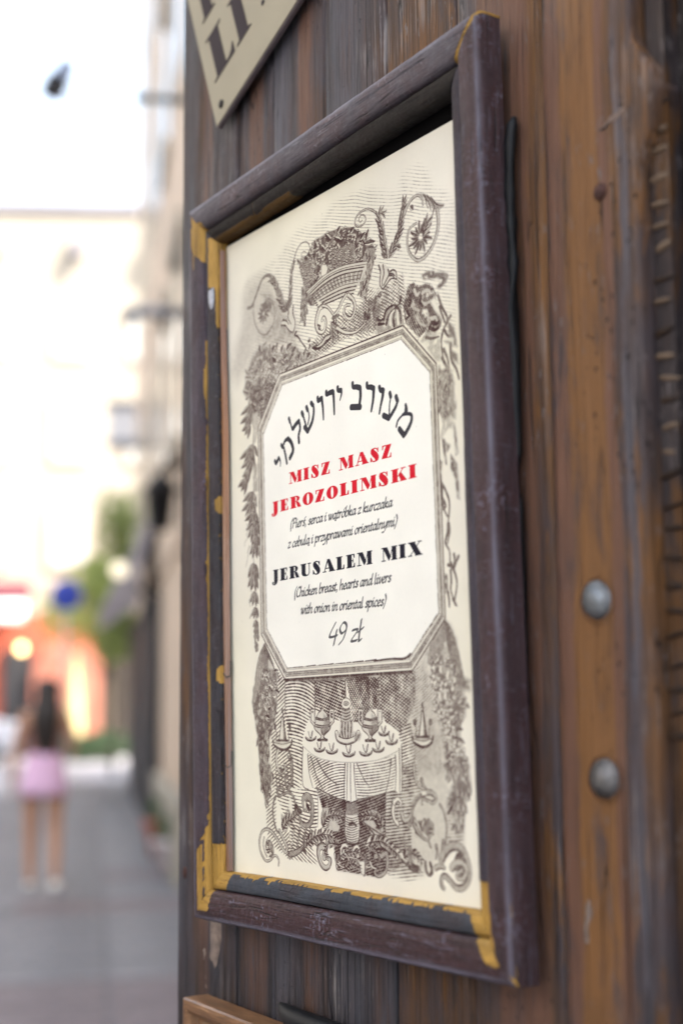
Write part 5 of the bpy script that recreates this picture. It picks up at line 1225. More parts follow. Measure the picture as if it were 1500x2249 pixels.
# ------------- lower picture: curtain
hatch(P("312,1257 458,1265 456,1333 412,1371 392,1410 384,1527 341,1528 332,1449 311,1342"), P("313,1281 452,1317"), 8.6, .50, .74, 4, 3, bend=-14)
hatch(P("275,1227 286,1240 312,1257 309,1429 344,1449 345,1528 236,1530 237,1369 271,1329"), P("244,1287 286,1268"), 8.8, .42, .72, 5, 3)
hatch(P("256,1472 341,1471 332,1536 395,1532 461,1522 457,1617 413,1646 353,1686 322,1705 303,1698 328,1630 288,1586 254,1545"), P("342,1565 430,1574"), 8.6, .42, .72, 6, 4, bend=6)
hatch(P("202,1550 254,1535 251,1637 324,1641 322,1705 211,1666"), P("212,1627 252,1606"), 8.6, .38, .68, 8, 3)
hatch(P("325,1626 370,1620 450,1628 413,1648 454,1709 330,1704"), P("338,1674 382,1694"), 8.6, .42, .72, 6, 3)
hatch(P("462,1265 597,1269 599,1316 575,1362 554,1364 459,1337"), P("469,1285 577,1313"), 7.2, .55, .8, 3, 2)
hatch(P("462,1265 597,1269 599,1316 575,1362 503,1353 460,1318"), P("467,1318 525,1268"), 7.2, .36, .8, 3, 2)
hatch(P("602,1263 683,1263 703,1266 699,1366 627,1374 622,1322"), P("611,1337 665,1283"), 7.0, .58, .8, 3, 2)
hatch(P("602,1263 683,1263 703,1266 699,1366 644,1374 622,1322"), P("614,1281 664,1323"), 7.0, .32, .8, 3, 2)
hatch(P("664,1262 744,1269 740,1340 660,1338"), P("661,1314 704,1275"), 7.0, .58, .8, 3, 2); hatch(P("664,1262 744,1269 740,1340 660,1338"), P("663,1277 728,1316"), 7.0, .4, .8, 3, 2)
hatch(P("746,1262 889,1261 886,1327 853,1372 827,1396 768,1371 744,1334"), P("750,1284 843,1326"), 7.0, .46, .76, 4, 2); hatch(P("746,1262 889,1261 886,1327 853,1372 821,1386 768,1371 744,1334"), P("760,1335 858,1281"), 7.0, .42, .76, 4, 2)
fil(P("856,1305 888,1282 885,1338 859,1381 841,1372 861,1337"), .7, 14, amt=.45)
hatch(P("821,1389 865,1372 881,1425 875,1487 822,1487 819,1433"), P("818,1442 881,1428"), 7.2, .5, .76, 4, 2)
fil(P("886,1259 931,1225 948,1291 968,1343 989,1391 989,1485 875,1487 863,1424"), .42, 14, amt=.62)
hatch(P("886,1259 931,1225 948,1291 968,1343 989,1391 989,1485 875,1487 863,1424"), P("884,1373 927,1353"), 6.6, .22, .6, 12)
fil(P("830,1467 984,1465 1014,1535 1052,1550 1045,1628 1025,1633 979,1657 896,1702 824,1706 768,1696 756,1627 760,1538"), .42, 14, amt=.55)
hatch(P("830,1467 879,1466 894,1524 857,1536 860,1587 851,1647 844,1673 761,1710 752,1627 756,1542"), P("764,1580 849,1570"), 7.0, .46, .76, 6, 4)
hatch(P("771,1626 847,1615 850,1673 885,1695 896,1700 847,1719 767,1713"), P("774,1699 843,1691"), 7.2, .33, .66, 10, 4)
hatch(P("992,1532 1052,1550 1045,1628 986,1632"), P("989,1582 1045,1578"), 7.0, .3, .62, 10, 3)
line(P("312,1257 310,1342"), 1.4, 1.4, .6); line(P("459,1265 458,1337"), 2.2, 2.2, .65); line(P("599,1269 599,1316"), 2.6, 2.6, .7); line(P("744,1269 740,1338"), 2.4, 2.0, .65); line(P("461,1525 462,1587 457,1620"), 1.4, 1.2, .55)
fil(P("312,1256 697,1260 697,1267 462,1269 314,1259"), .78, 5, amt=.8); fil(P("664,1257 877,1259 877,1266 664,1265"), .78, 5, amt=.8)
# swags
fil(P("210,1156 183,1180 165,1214 145,1281 137,1307 216,1267 251,1226 232,1191"), .34, 5, tex=.3)
for k_ in range(8): line(PTL("e6", [(575 + k_ * 8, 1850 + k_ * 22), (505 + k_ * 16, 2000 + k_ * 20), (455 + k_ * 24, 2200 + k_ * 26), (420 + k_ * 30, 2420 + k_ * 20)]), 2.2, 1.4, .74)
for k_ in range(6): line(PTL("e6", [(590 + k_ * 6, 1900 + k_ * 30), (640 + k_ * 8, 2010 + k_ * 30), (700 + k_ * 10, 2160 + k_ * 34)]), 2.0, 1.4, .7)
fil(P("1007,1153 1028,1166 1049,1201 1056,1243 1067,1285 1069,1326 1039,1297 1013,1262 966,1259 938,1237 924,1222 970,1182"), .36, 8, tex=.3)
for k_ in range(7): line(PTL("e8", [(330 + k_ * 4, 1500 + k_ * 40), (420 - k_ * 6, 1620 + k_ * 50), (500 - k_ * 10, 1850 + k_ * 50), (570 - k_ * 12, 2150 + k_ * 40), (640 - k_ * 12, 2500)]), 2.6, 1.6, .62)
for k_ in range(6): line(PTL("e8", [(325, 1520 + k_ * 55), (220 + k_ * 12, 1680 + k_ * 50), (110 + k_ * 18, 1900 + k_ * 40), (60 + k_ * 20, 2150 + k_ * 20)]), 2.2, 1.6, .6)
# garlands
cluster(P("165,1222 270,1227 272,1312 258,1357 227,1409 228,1530 178,1531 164,1409 145,1338 135,1309"), 80, 10, .68, 'leaf', .75, .25, 4, 1.6)
cluster(P("191,1223 266,1227 268,1308 242,1352 200,1356 181,1285"), 34, 10, .6, 'mix', .8, .1, 3)
fil(P("161,1222 195,1223 186,1254 168,1285 150,1305 135,1311 139,1300 151,1263"), .34, 3, tex=.3)
for q_ in ("165,1226 158,1264 137,1309", "176,1227 168,1264 145,1307", "187,1227 179,1260 154,1305"): line(P(q_), 2, 1.6, .66)
for q_ in ("208,1232 216,1241", "232,1262 257,1271", "180,1306 181,1327", "205,1315 221,1334", "215,1266 217,1278", "231,1283 239,1299", "248,1295 268,1292", "195,1286 199,1304"): leaf(PTX(q_), PTX2(q_), 9, .5, .04)
cluster(P("168,1473 237,1472 237,1511 223,1538 214,1573 200,1570 183,1523"), 34, 9, .62, 'leaf', .78, .3, 6, 1.6)
cluster(P("951,1229 1009,1237 1046,1275 1058,1312 1069,1359 1048,1380 1043,1425 1074,1468 1051,1478 992,1478 983,1391 963,1340 948,1288"), 110, 12, .62, 'mix', .68, .12, 8)
for q_ in ("991,1249 992,1274", "1019,1262 1014,1290", "965,1251 967,1259", "964,1270 966,1276", "985,1306 986,1333", "1005,1307 1006,1332", "1040,1280 1042,1291", "971,1285 965,1299", "1031,1298 1033,1308"): leaf(PTX(q_), PTX2(q_), 13, .45, .05)
fil(P("1046,1275 1090,1290 1086,1310 1053,1304"), .6, 8, tex=.4)
cluster(P("984,1465 1071,1465 1077,1497 1076,1518 1055,1543 1047,1589 1014,1587 998,1535 1017,1498"), 50, 12, .58, 'leaf', .66, .2, 8, 1.6)
fil(P("1025,1503 1077,1504 1076,1520 1054,1524 1026,1520"), .62, 6, tex=.4)
# table and cloth
fil(P("459,1529 487,1539 594,1553 646,1551 760,1532 755,1606 752,1701 723,1720 542,1717 529,1640 485,1578"), .38, 6)
hatch(P("459,1529 487,1539 594,1553 646,1551 760,1532 755,1606 752,1701 723,1720 542,1717 529,1640 485,1578"), P("515,1617 592,1598"), 6.4, .66, .9, 3, 2); hatch(P("459,1529 487,1539 594,1553 646,1551 760,1532 755,1606 752,1701 723,1720 542,1717 529,1640 485,1578"), P("515,1617 544,1655"), 6.4, .5, .9, 3, 2)
fil(P("394,1409 420,1391 445,1381 493,1373 564,1368 661,1369 747,1377 798,1391 827,1416 823,1525 811,1530 798,1525 753,1533 646,1548 616,1555 594,1552 549,1548 487,1534 457,1525 419,1531 392,1521"), .03, .8)
hatch(P("418,1443 490,1459 590,1466 585,1550 549,1547 487,1533 456,1521 425,1480"), P("456,1505 551,1479"), 6.6, .42, .74, 5, 3, bend=-16)
hatch(P("631,1466 743,1458 805,1446 791,1526 753,1531 642,1546 636,1510"), P("654,1517 782,1503"), 6.6, .36, .68, 5, 3, bend=6)
for q_ in ("395,1426 390,1472 392,1521 419,1531", "418,1447 423,1489 439,1526", "434,1451 457,1497 487,1529", "458,1455 504,1496 550,1515", "590,1465 585,1511 582,1551", "601,1466 597,1510 594,1552", "614,1466 612,1514 612,1554", "629,1466 631,1510 637,1550", "642,1466 670,1501 691,1516", "802,1446 803,1484 798,1525", "818,1431 818,1484 815,1527", "785,1454 776,1492 760,1530", "828,1423 827,1476 824,1525", "457,1525 487,1534 549,1548 586,1552", "642,1549 711,1540 798,1525"): line(P(q_), 2.2, 1.3, .72)
line(P("398,1426 458,1451 537,1461 620,1463 729,1457 813,1436"), 1.2, 1.2, .35)
# urns, cake, cups
def urn(Z, cx, y0, s):
    q = lambda *p: PTL(Z, [(cx + a * s, y0 + b * s) for a, b in p])
    fil(q((-40, 55), (40, 55), (52, 90), (45, 115), (30, 135), (12, 150), (8, 165), (25, 180), (-25, 180), (-8, 165), (-12, 150), (-30, 135), (-45, 115), (-52, 90)), .2, .8)
    fil(q((-34, 52), (-25, 25), (-8, 8), (0, -5), (8, 8), (25, 25), (34, 52)), .14, .8)
    for (y, w) in ((52, 38), (60, 44), (92, 50), (104, 48)): line(q((-w, y - 4), (0, y + 6), (w, y - 4)), 1.8, 1.8, .75)
    for k in range(7): line(q((-10 + k * 8, 108 - k), (-6 + k * 5, 130), (k * 2, 150)), 1.6, 1.2, .7)
    fil(q((8, 30), (30, 50), (48, 90), (34, 130), (12, 150), (8, 110)), .6, 5, amt=.7); line(q((-34, 52), (-25, 25), (-8, 8), (0, -8), (8, 8), (25, 25), (34, 52)), 1.4, 1.4, .7)
    line(q((-26, 182), (28, 182)), 3.4, 3.4, .8, sm_=False); line(q((-50, 92), (-42, 120), (-14, 148), (-8, 165), (-20, 178)), 1.5, 1.5, .75); line(q((50, 92), (42, 120), (14, 148), (8, 165), (22, 178)), 2.0, 2, .8)
    for sg in (-1, 1):
        line(q((sg * 46, 95), (sg * 66, 70), (sg * 66, 5), (sg * 46, 5), (sg * 44, 75)), 4.2, 4.2, .7, sm_=False); line(q((sg * 47, 92), (sg * 65, 69), (sg * 65, 7), (sg * 47, 7), (sg * 45, 72)), 1.8, 1.8, .12, sm_=False)
urn("D", 556, 208, 1.0); urn("D", 838, 208, 1.02)
fil(P("582,1330 617,1331 629,1387 630,1405 600,1413 566,1404 571,1374"), .68, 1, tex=.3); 
for k_ in range(5): line(PTL("D", [(664 + k_ * 18, 290), (662 + k_ * 18, 340), (670 + k_ * 15, 372)]), 2.6, 2.0, .15)
for k_ in range(4): line(PTL("D", [(668, 215 + k_ * 18), (695, 225 + k_ * 18), (724, 212 + k_ * 18)]), 1.6, 1.6, .3)
line(P("584,1325 589,1317 604,1315 617,1321 617,1327 605,1333 590,1331 584,1325"), 5, 5, .7); line(P("584,1325 589,1317 604,1315 617,1321 617,1327 605,1333 590,1331 584,1325"), 3, 3, .04); fil(P("593,1321 608,1321 610,1327 596,1328"), .6, 1)
scroll(P("555,1394 562,1408 596,1415 634,1409 651,1395"), 8, .12, .8, 8); fil(P("634,1391 664,1397 656,1411 633,1413"), .6, 4, amt=.7)
for (x_, y_, s_) in ((488, 375, 1), (540, 440, 1), (612, 450, 1.1), (712, 465, 1.2), (812, 460, 1.2), (885, 440, 1.1), (963, 395, 1.1), (918, 345, 1)):
    q = lambda *p: PTL("D", [(x_ + a * s_, y_ + b * s_) for a, b in p])
    line(q((-30, 0), (-20, 14), (5, 18), (26, 8), (30, -4)), 2.6, 2.6, .75); line(q((-28, -2), (-15, 5), (8, 8), (24, 0)), 1.3, 1.3, .45)
    line(q((-14, -34), (-6, -4), (2, 2)), 1.8, 1.2, .72); line(q((10, -36), (6, -6), (0, 2)), 2.4, 1.4, .76); line(q((0, -8), (4, -30)), 1.2, 1, .5)
# candlesticks
def stick(Z, cx, y0, s):
    q = lambda *p: PTL(Z, [(cx + a * s, y0 + b * s) for a, b in p])
    fil(q((-4, 45), (4, 45), (14, 120), (22, 182), (-20, 182), (-12, 120)), .12, .8); fil(q((2, 60), (5, 60), (15, 125), (22, 182), (6, 182)), .62, 2)
    line(q((-4, 45), (-12, 120), (-20, 182)), 1.8, 1.8, .75, sm_=False); line(q((4, 45), (14, 120), (22, 182)), 2.2, 2.2, .82, sm_=False); line(q((0, 0), (-3, 14), (3, 26), (0, 42)), 2.6, 2.6, .75)
    fil(q((-55, 185), (55, 183), (50, 215), (25, 236), (0, 242), (-28, 236), (-50, 212)), .22, .8); fil(q((-40, 178), (40, 178), (38, 192), (-38, 192)), .8, 2)
    line(q((-56, 186), (-45, 215), (-10, 238), (25, 236), (50, 212), (56, 184)), 3.4, 3.4, .8); line(q((-50, 196), (0, 206), (50, 194)), 1.5, 1.5, .6); line(q((-48, 204), (0, 224), (46, 204)), 1.6, 1.6, .1)
    for sg in (-1, 1): line(q((sg * 42, 100), (sg * 44, 108)), 6.5, 6.5, .72, sm_=False); line(q((sg * 40, 120), (sg * 34, 150), (sg * 40, 176)), 1.8, 1.8, .7)
stick("D", 322, 208, 1.0); stick("D", 1146, 172, 1.08)
for q_, w_, c_ in (("270,1437 261,1450 263,1470 274,1489 290,1493 307,1483 299,1469", 7, .15), ("324,1437 336,1451 343,1479 340,1508 329,1528", 4.5, .6), ("320,1451 335,1465 342,1489", 4, .6)): scroll(P(q_), w_, c_, .74, 3)
fil(P("279,1477 299,1481 294,1495 278,1493"), .72, 4)
for q_, w_, l_ in (("340,1471 339,1494 332,1519 322,1536", 4.5, .55), ("310,1500 304,1513 313,1530 324,1536", 7, .65), ("297,1534 282,1529 266,1533 265,1545 276,1550 297,1544 324,1541 343,1550 351,1565 352,1591 340,1610 317,1621 302,1633", 4.8, .55), ("254,1553 244,1565 238,1588 242,1611 257,1639 278,1643", 4.2, .6), ("271,1638 286,1654 301,1669 308,1679 300,1689 285,1681 258,1659 231,1642 204,1637 179,1646 166,1668 170,1693 186,1711 203,1718 225,1713 237,1704 253,1702 265,1712 263,1725", 6, .3), ("234,1686 223,1671 207,1670 200,1682 214,1691", 7, .45), ("191,1659 185,1677 194,1696 204,1706", 3.5, .2)): scroll(P(q_), w_, l_, .7, 3.4)
fil(P("280,1594 295,1601 315,1581 341,1592 344,1603 317,1621 294,1622 281,1609"), .6, 3, tex=.7); fil(P("324,1547 336,1562 339,1588 330,1598 319,1577"), .08, 4); line(P("357,1576 371,1583 382,1586"), 9, 4, .8)
scroll(P("401,1575 396,1558 406,1549 424,1552 434,1566 433,1592 425,1611 403,1619 381,1614 371,1602 364,1591"), 13, .5, .8, 5); line(P("402,1564 412,1571 419,1580"), 4, 6, .85); line(P("400,1564 401,1575"), 4, 3, .06)
scroll(P("323,1694 353,1688 383,1675 405,1663 434,1656 456,1664"), 9, .5, .8, 5); line(P("386,1677 397,1684 402,1691"), 6, 2, .75); line(P("390,1671 391,1656 384,1644"), 5, 2, .7)
fil(P("402,1658 428,1640 464,1629 503,1627 520,1630 533,1642 525,1665 498,1665 484,1651 456,1646 428,1647"), .12, 3)
for q_ in ("428,1647 449,1644 471,1638 485,1633", "452,1655 463,1647 478,1641", "474,1650 495,1644 498,1654", "506,1643 516,1635 530,1626", "498,1662 512,1650 520,1641", "405,1663 424,1655 445,1652"): line(P(q_), 5, 2, .7)
scroll(P("486,1689 492,1673 480,1664 462,1671 460,1689 472,1708 489,1716 506,1711 514,1696 500,1692"), 11, .3, .78, 6)
# pedestal figures
fil(P("585,1586 644,1584 647,1603 641,1646 615,1652 590,1649 583,1630"), .12, 2); 
for k_ in range(11): line(PTL("D", [(694 + (k_ % 2) * 3, 842 + k_ * 14), (730, 852 + k_ * 14), (770 - (k_ % 3) * 3, 840 + k_ * 14)]), 1.8, 1.2, .62)
line(P("585,1586 582,1622 590,1649 615,1653 641,1646 647,1611 643,1584"), 2, 2, .8); line(P("603,1609 618,1604 632,1609"), 4, 3, .8)
fil(P("594,1558 638,1557 648,1584 585,1586"), .55, 3, tex=.8)
fil(P("485,1574 509,1571 520,1589 561,1615 553,1627 514,1627 487,1626 472,1611 475,1586"), .3, 2)
for k_ in range(6): line(PTL("D", [(560 + k_ * 5, 800 + k_ * 8), (550 + k_ * 7, 850), (566 + k_ * 4, 905 - k_ * 6), (592 - k_ * 3, 900 - k_ * 8), (598 - k_ * 4, 850 - k_ * 2)]), 1.6, 1.3, .6)
fil(P("509,1577 563,1571 585,1586 561,1607 531,1596"), .66, 4, tex=.9)
fil(P("680,1582 702,1570 723,1573 740,1596 746,1614 735,1626 700,1630 679,1610 665,1602"), .32, 2)
for k_ in range(6): line(PTL("D", [(826 + k_ * 6, 830 + k_ * 4), (860 + k_ * 4, 812 + k_ * 6), (892 - k_ * 2, 860 + k_ * 4), (900 - k_ * 6, 930 - k_ * 4)]), 1.7, 1.4, .66)
for q_ in ("679,1610 700,1620 714,1629", "665,1602 686,1609 735,1624"): line(P(q_), 3, 2, .7)
for q_ in ("573,1689 562,1674 570,1660 586,1657 593,1668 581,1679 574,1670", "621,1686 615,1673 622,1661 637,1658 644,1669 636,1680 626,1672"): line(P(q_), 3.4, 2.6, .1)
for q_ in ("558,1686 603,1684 647,1687", "535,1680 542,1699 572,1709 587,1700", "588,1677 602,1695 620,1710", "639,1689 653,1707 660,1722", "654,1692 682,1702 697,1689", "542,1707 549,1716"): scroll(P(q_), 4.2, .12, .88, 2)
scroll(P("686,1648 700,1638 729,1637 758,1640 783,1653 807,1664 837,1679 861,1691 879,1693"), 12, .12, .82, 9); line(P("843,1679 861,1688 879,1692"), 8, 6, .75)
for q_ in ("690,1648 676,1652 669,1654", "700,1647 696,1658 689,1667", "706,1643 704,1654 699,1661"): scroll(P(q_), 5, .1, .8, 2)
for q_ in ("757,1658 770,1661 763,1670", "776,1659 789,1663 791,1673", "722,1651 738,1654 745,1650"): line(P(q_), 5, 3, .85)
scroll(P("711,1677 724,1681 741,1671 757,1667 759,1686 752,1704 732,1716 713,1717 706,1709 720,1706"), 9, .45, .85, 4)
fil(P("644,1691 665,1688 674,1702 663,1721 653,1718 644,1704"), .1, 3); line(P("665,1681 668,1695 665,1720"), 5, 3, .6)
scroll(P("688,1690 697,1700 713,1703"), 5, .1, .8, 3)
for q_, n_, l_, w_ in (("405,1663 438,1647 474,1638 513,1637 533,1645", 10, 26, 6), ("693,1646 726,1640 755,1644 783,1656 813,1669", 12, 24, 6), ("483,1620 500,1597 539,1588 585,1594", 9, 24, 5.5), ("739,1609 723,1589 687,1584 651,1591", 9, 24, 5.5),
        ("542,1699 573,1677 615,1669 655,1673 686,1690", 12, 19, 4.6), ("552,1659 513,1657 489,1674 504,1694", 9, 18, 4.6), ("684,1652 712,1658 725,1676 710,1696", 9, 18, 4.6), ("579,1712 613,1698 653,1707", 8, 18, 4.6), ("286,1635 306,1616 341,1603 364,1587", 8, 26, 6), ("238,1699 214,1685 215,1666", 6, 24, 6), ("871,1614 895,1603 919,1605 930,1618", 9, 24, 6), ("825,1671 850,1659 874,1663 897,1680", 9, 22, 5.5), ("1013,1660 1032,1671 1028,1691", 8, 26, 6)):
    plume(P(q_), n_, l_, w_, .8, .12, .85)
# right stand
for q_, w_, l_ in (("791,1550 785,1573 792,1590 807,1601 802,1590", 9, .08), ("794,1551 807,1544 819,1551 813,1558", 8, .06), ("821,1575 829,1590 848,1586 861,1570 868,1549 887,1535 905,1529", 7.5, .35), ("847,1603 860,1587 864,1563 881,1544 899,1533", 5, .5), ("873,1466 874,1487 885,1508 906,1519 926,1522", 5.5, .3), ("901,1500 906,1511 920,1520", 7, .5), ("905,1529 929,1525 946,1530 952,1540 940,1547 925,1544 902,1540 901,1552", 8, .4), ("965,1550 979,1566 986,1589 985,1615 975,1640 962,1658", 4, .5), ("869,1587 869,1599 883,1613 900,1624 918,1629 928,1643", 7, .45), ("889,1608 884,1596 869,1587", 5, .2), ("920,1585 937,1594 936,1611 924,1622", 4, .4), ("948,1639 951,1652 945,1665", 6, .5), ("975,1629 969,1646 959,1663", 7, .5), ("827,1633 833,1650 844,1668 849,1682", 3.5, .4), ("851,1649 850,1665 858,1678", 5, .5)): scroll(P(q_), w_, l_, .68, 3.2)
for q_ in ("898,1606 907,1599 910,1612", "908,1585 916,1595 915,1615", "923,1585 925,1598 918,1618"): line(P(q_), 5, 3, .62)
fil(P("897,1524 914,1524 917,1531 902,1531"), .05, 3); fil(P("906,1676 927,1672 944,1680 931,1698 917,1702 905,1691"), .15, 4); line(P("906,1676 908,1693 919,1702 931,1696"), 5, 4, .7); line(P("924,1677 929,1690 926,1697"), 5, 4, .75)
scroll(P("965,1666 977,1652 997,1639 1020,1635 1041,1642 1054,1660 1061,1681 1057,1702 1040,1718 1015,1721 996,1710 977,1700 965,1704 962,1719 970,1726"), 12, .42, .66, 6)
scroll(P("1003,1680 1018,1671 1040,1671 1050,1683 1041,1698 1022,1701 1019,1692 1033,1686"), 10, .35, .68, 5); scroll(P("944,1685 958,1681 975,1683"), 8, .4, .66, 5)
# ------------- tablet frame
OUT = P("308,447 883,460 1007,580 1009,1150 878,1260 313,1256 192,1131 189,571")
INN = P("322,480 873,491 981,594 985,1137 869,1228 325,1226 222,1117 218,593")
fil(OUT, .05, 1); 
for i_ in range(8):
    a, b = OUT[i_], OUT[(i_ + 1) % 8]; c, d = INN[i_], INN[(i_ + 1) % 8]
    L_ = lambda t: [(a[0] + (c[0] - a[0]) * t, a[1] + (c[1] - a[1]) * t), (b[0] + (d[0] - b[0]) * t, b[1] + (d[1] - b[1]) * t)]
    p_, q_ = L_(.30), L_(.60); fil([p_[0], p_[1], q_[1], q_[0]], .42, 1.2, tex=.35)
    for t_, w_, v_ in ((0, 1.9, .85), (.28, 1.2, .55), (.45, 1.0, .6), (.62, 1.3, .6), (.86, 1.0, .4), (1.0, 1.6, .55)): line(L_(t_), w_, w_, v_, sm_=False)
    for _ in range(26):
        t_ = ar.uniform(.3, .62); p_ = L_(t_); u_ = ar.uniform(0, .85); v2 = u_ + ar.uniform(.05, .15)
        line([tuple(p_[0][k] + (p_[1][k] - p_[0][k]) * u_ for k in (0, 1)), tuple(p_[0][k] + (p_[1][k] - p_[0][k]) * v2 for k in (0, 1))], .9, .6, ar.uniform(.4, .75), sm_=False)
    line([a, c], 1.0, .8, .5, sm_=False)
line([OUT[5], OUT[4]], 3.2, 3.2, .8, sm_=False); line([OUT[4], OUT[3]], 2.2, 2.2, .7, sm_=False); line([OUT[2], OUT[1]], 2.0, 2.0, .75, sm_=False)
fil(INN, 0, 1)
for i_ in range(8):     # broken inner line
    a, b = INN[i_], INN[(i_ + 1) % 8]; t_ = 0
    while t_ < 1:
        u_ = min(1, t_ + ar.uniform(.02, .09)); w_ = ar.uniform(.6, 2.4) if i_ in (4, 3) else ar.uniform(.4, 1.5)
        line([(a[0] + (b[0] - a[0]) * t_ + ar.uniform(-1, 1), a[1] + (b[1] - a[1]) * t_ + ar.uniform(-1, 1)), (a[0] + (b[0] - a[0]) * u_, a[1] + (b[1] - a[1]) * u_)], w_, w_ * .6, .75, sm_=False); t_ = u_ + ar.uniform(0, .03)
line(P("726,1229 765,1228 804,1228 848,1230 873,1221"), 2, 3, .8)
# ------------- lettering
HB = """1325,300 1330,330 1330,360;4.5;8|1328,360 1295,400 1250,455 1235,512;2.5;3.5|1296,398 1345,388 1382,402 1378,470 1335,560 1305,600;4;7|1265,538 1304,590;8;8
1172,188 1180,222;6.5;6.5|1182,225 1170,290 1165,400 1160,425;3;3|1232,222 1245,262;7;7|1247,262 1225,330 1165,430;4.5;6|1112,406 1160,430;8;8
1070,128 1080,158 1100,160;6;8|1108,160 1100,230 1085,300 1070,385;7;3.5
950,95 955,128 990,130 1012,142;6;8|1016,140 1010,250 992,362;7;4
812,92 818,128 850,128 880,136;6;8|886,138 888,220 878,300;6.5;6|800,325 884,322;8.5;8.5
668,132 672,160 695,162;6;7|702,158 705,195 690,258;6;2
558,175 562,200 590,186 618,176;6;8|626,178 632,280 636,390;6.5;4
474,233 480,262 505,244;6;7.5|514,236 526,340 531,442;6.5;3.5
322,378 332,402;7;7|332,402 352,470 376,545;4;4|366,324 376,352;6.5;6.5|382,352 392,420 380,490;3;3|412,284 424,302;7;7|434,302 436,380 420,470 380,556;4.5;7|348,520 378,556;7;8
196,434 205,470;6;5|208,470 228,540;3;4|236,532 262,492 292,460;7;7|294,458 304,530 290,600 294,665;5;6
122,692 134,712;6;6|146,720 162,790 176,868;4.5;5|138,702 158,652 188,630;4;7|188,632 218,668 236,744 206,818;7;7
60,846 72,868 96,818;6;6|98,815 112,850 112,896;4.5;2"""
for g_ in HB.split('\n'):
    for s_ in g_.split('|'):
        p_, a_, b_ = s_.split(';'); line(PTL("t5", PS(p_)), float(a_) * .92, float(b_) * .92, .97, BLK)
display("MISZ MASZ", *P("350,751 822,760"), 30.5, 31.5, RED)
display("JEROZOLIMSKI", *P("257,816 918,824"), 30.5, 31.5, RED)
display("JERUSALEM MIX", *P("255,998 930,1002"), 31.5, 32.5, BLK)
italic("(Pier\u015b, serca i w\u0105tr\u00f3bka z kurczaka", *P("354,868 818,876"), 13.2)
italic("z cebul\u0105 i przyprawami orientalnymi)", *P("340,917 834,923"), 13.2)
italic("(Chicken breast, hearts and livers", *P("368,1048 804,1050"), 13.6)
italic("with onion in oriental spices)", *P("398,1093 780,1103"), 13.6)
italic("49 z\u0142", *P("528,1174 678,1178"), 27, .15)
# compose the sheet
_y, _x = np.mgrid[0:TH_, 0:TW].astype(np.float32)
eng = .5 * np.cos((_x * .55 + _y) * 1.42 + NZ * 9) + .3 * np.cos((_x * .7 - _y) * 1.5 + NZ * 7)      # burin lines inside every tone
INK = np.clip(INK + eng * INK * (1 - INK) * 1.5, 0, 1)
ink = np.clip(1.25 * INK * (1 + .35 * NZ1 + .25 * NZ2), 0, 1)
base = np.empty((TH_, TW, 3), np.float32); pc = np.array([0.765, 0.715, 0.60], np.float32)
age = 1 + .12 * (vnoise(TH_, TW, 260, 21) - .5) + .05 * (vnoise(TH_, TW, 60, 22) - .5) + .02 * NZ1
base[:] = pc * age[..., None]; base[..., 2] *= 1 - .10 * (vnoise(TH_, TW, 300, 23) - .3)
inn_ = pmask(INN, 1.5); s_ = base[inn_[1]:inn_[1] + inn_[2].shape[0], inn_[0]:inn_[0] + inn_[2].shape[1]]; s_ += (np.array([.86, .83, .74]) * age[inn_[1]:inn_[1] + inn_[2].shape[0], inn_[0]:inn_[0] + inn_[2].shape[1], None] - s_) * inn_[2][..., None]
for _ in range(60):
    x_, y_ = ar.uniform(5, TW - 5), ar.uniform(5, TH_ - 5)
    if INK[int(y_), int(x_)] < .05: line([(x_, y_), (x_ + ar.uniform(-2, 2), y_ + ar.uniform(-2, 2))], ar.uniform(.5, 1.6), .5, ar.uniform(.3, .6), ink, sm_=False)
c_ink = np.array([0.062, 0.028, 0.026]); c_blk = np.array([0.014, 0.012, 0.022]); c_red = np.array([0.62, 0.008, 0.022])
for a_, c_ in ((ink, c_ink), (BLK, c_blk), (RED, c_red)): base += (c_ - base) * a_[..., None]
lin = np.clip(base, 0, 1); srgb = np.where(lin < .0031308, lin * 12.92, 1.055 * np.power(lin, 1 / 2.4) - .055)
img = bpy.data.images.new("printed_sheet", TW, TH_); buf = np.ones((TH_, TW, 4), np.float32); buf[..., :3] = srgb[::-1]
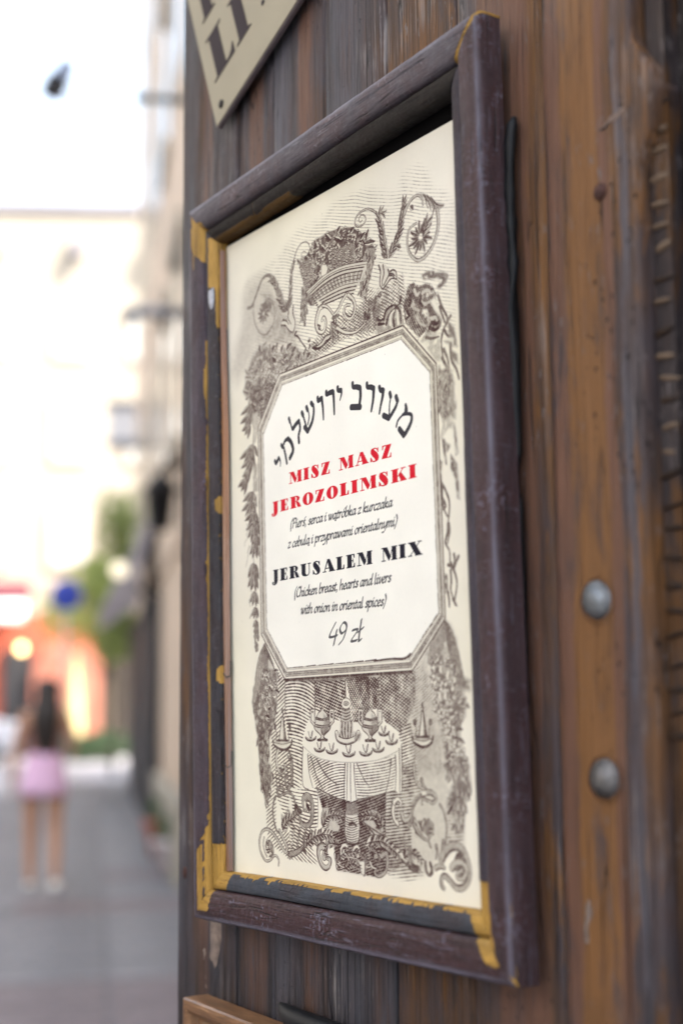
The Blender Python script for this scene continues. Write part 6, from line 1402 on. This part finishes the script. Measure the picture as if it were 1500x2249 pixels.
img.pixels.foreach_set(buf.ravel()); img.update(); img.pack()
m, t, b = nmat('printed_paper')
co = nd(t, 'ShaderNodeTexCoord').outputs['UV']; ti = nd(t, 'ShaderNodeTexImage'); ti.image = img; ti.extension = 'EXTEND'; t.links.new(co, ti.inputs[0]); t.links.new(ti.outputs[0], b.inputs['Base Color'])
b.inputs['Roughness'].default_value = 0.6; b.inputs['Specular IOR Level'].default_value = 0.1
oc = nd(t, 'ShaderNodeTexCoord').outputs['Object']; bump(t, b, noise_(t, oc, 9, 3, .5), .5, .006)
q_ = [(-.206, -.3065), (.178, -.3075), (.178, .2780), (-.206, .2900)]
nx_, ny_ = 24, 36; v_ = []; uv_ = []
for j in range(ny_ + 1):
    for i in range(nx_ + 1):
        s, tt = i / nx_, j / ny_
        a = (q_[0][0] * (1 - s) + q_[1][0] * s) * (1 - tt) + (q_[3][0] * (1 - s) + q_[2][0] * s) * tt
        bb = (q_[0][1] * (1 - s) + q_[1][1] * s) * (1 - tt) + (q_[3][1] * (1 - s) + q_[2][1] * s) * tt
        v_.append((a, .0180 + .0004 * noise.noise(Vector((a * 8, bb * 6, 0))), bb)); uv_.append(((a + .205) * 3000 / TW, 1 - (.292 - bb) * 3000 / TH_))
f_ = [(j * (nx_ + 1) + i, j * (nx_ + 1) + i + 1, (j + 1) * (nx_ + 1) + i + 1, (j + 1) * (nx_ + 1) + i) for j in range(ny_) for i in range(nx_)]
n_ = len(v_); f2 = [tuple(k + n_ for k in q[::-1]) for q in f_]
po = bpy.data.meshes.new('menu_poster'); po.from_pydata(v_ + [(x, y + .0004, z) for x, y, z in v_], [], f_ + f2)
ul = po.uv_layers.new(name='UVMap')
for lp__ in po.loops: ul.data[lp__.index].uv = uv_[lp__.vertex_index % n_]
for p in po.polygons: p.use_smooth = True
po.materials.append(m); poster = lnk(bpy.data.objects.new('printed_poster', po))
poster.location = FC; poster.rotation_euler = (0, -TH, 0)
tag(poster, 'cream engraved menu poster with red and black lettering inside the chipped frame', 'poster')
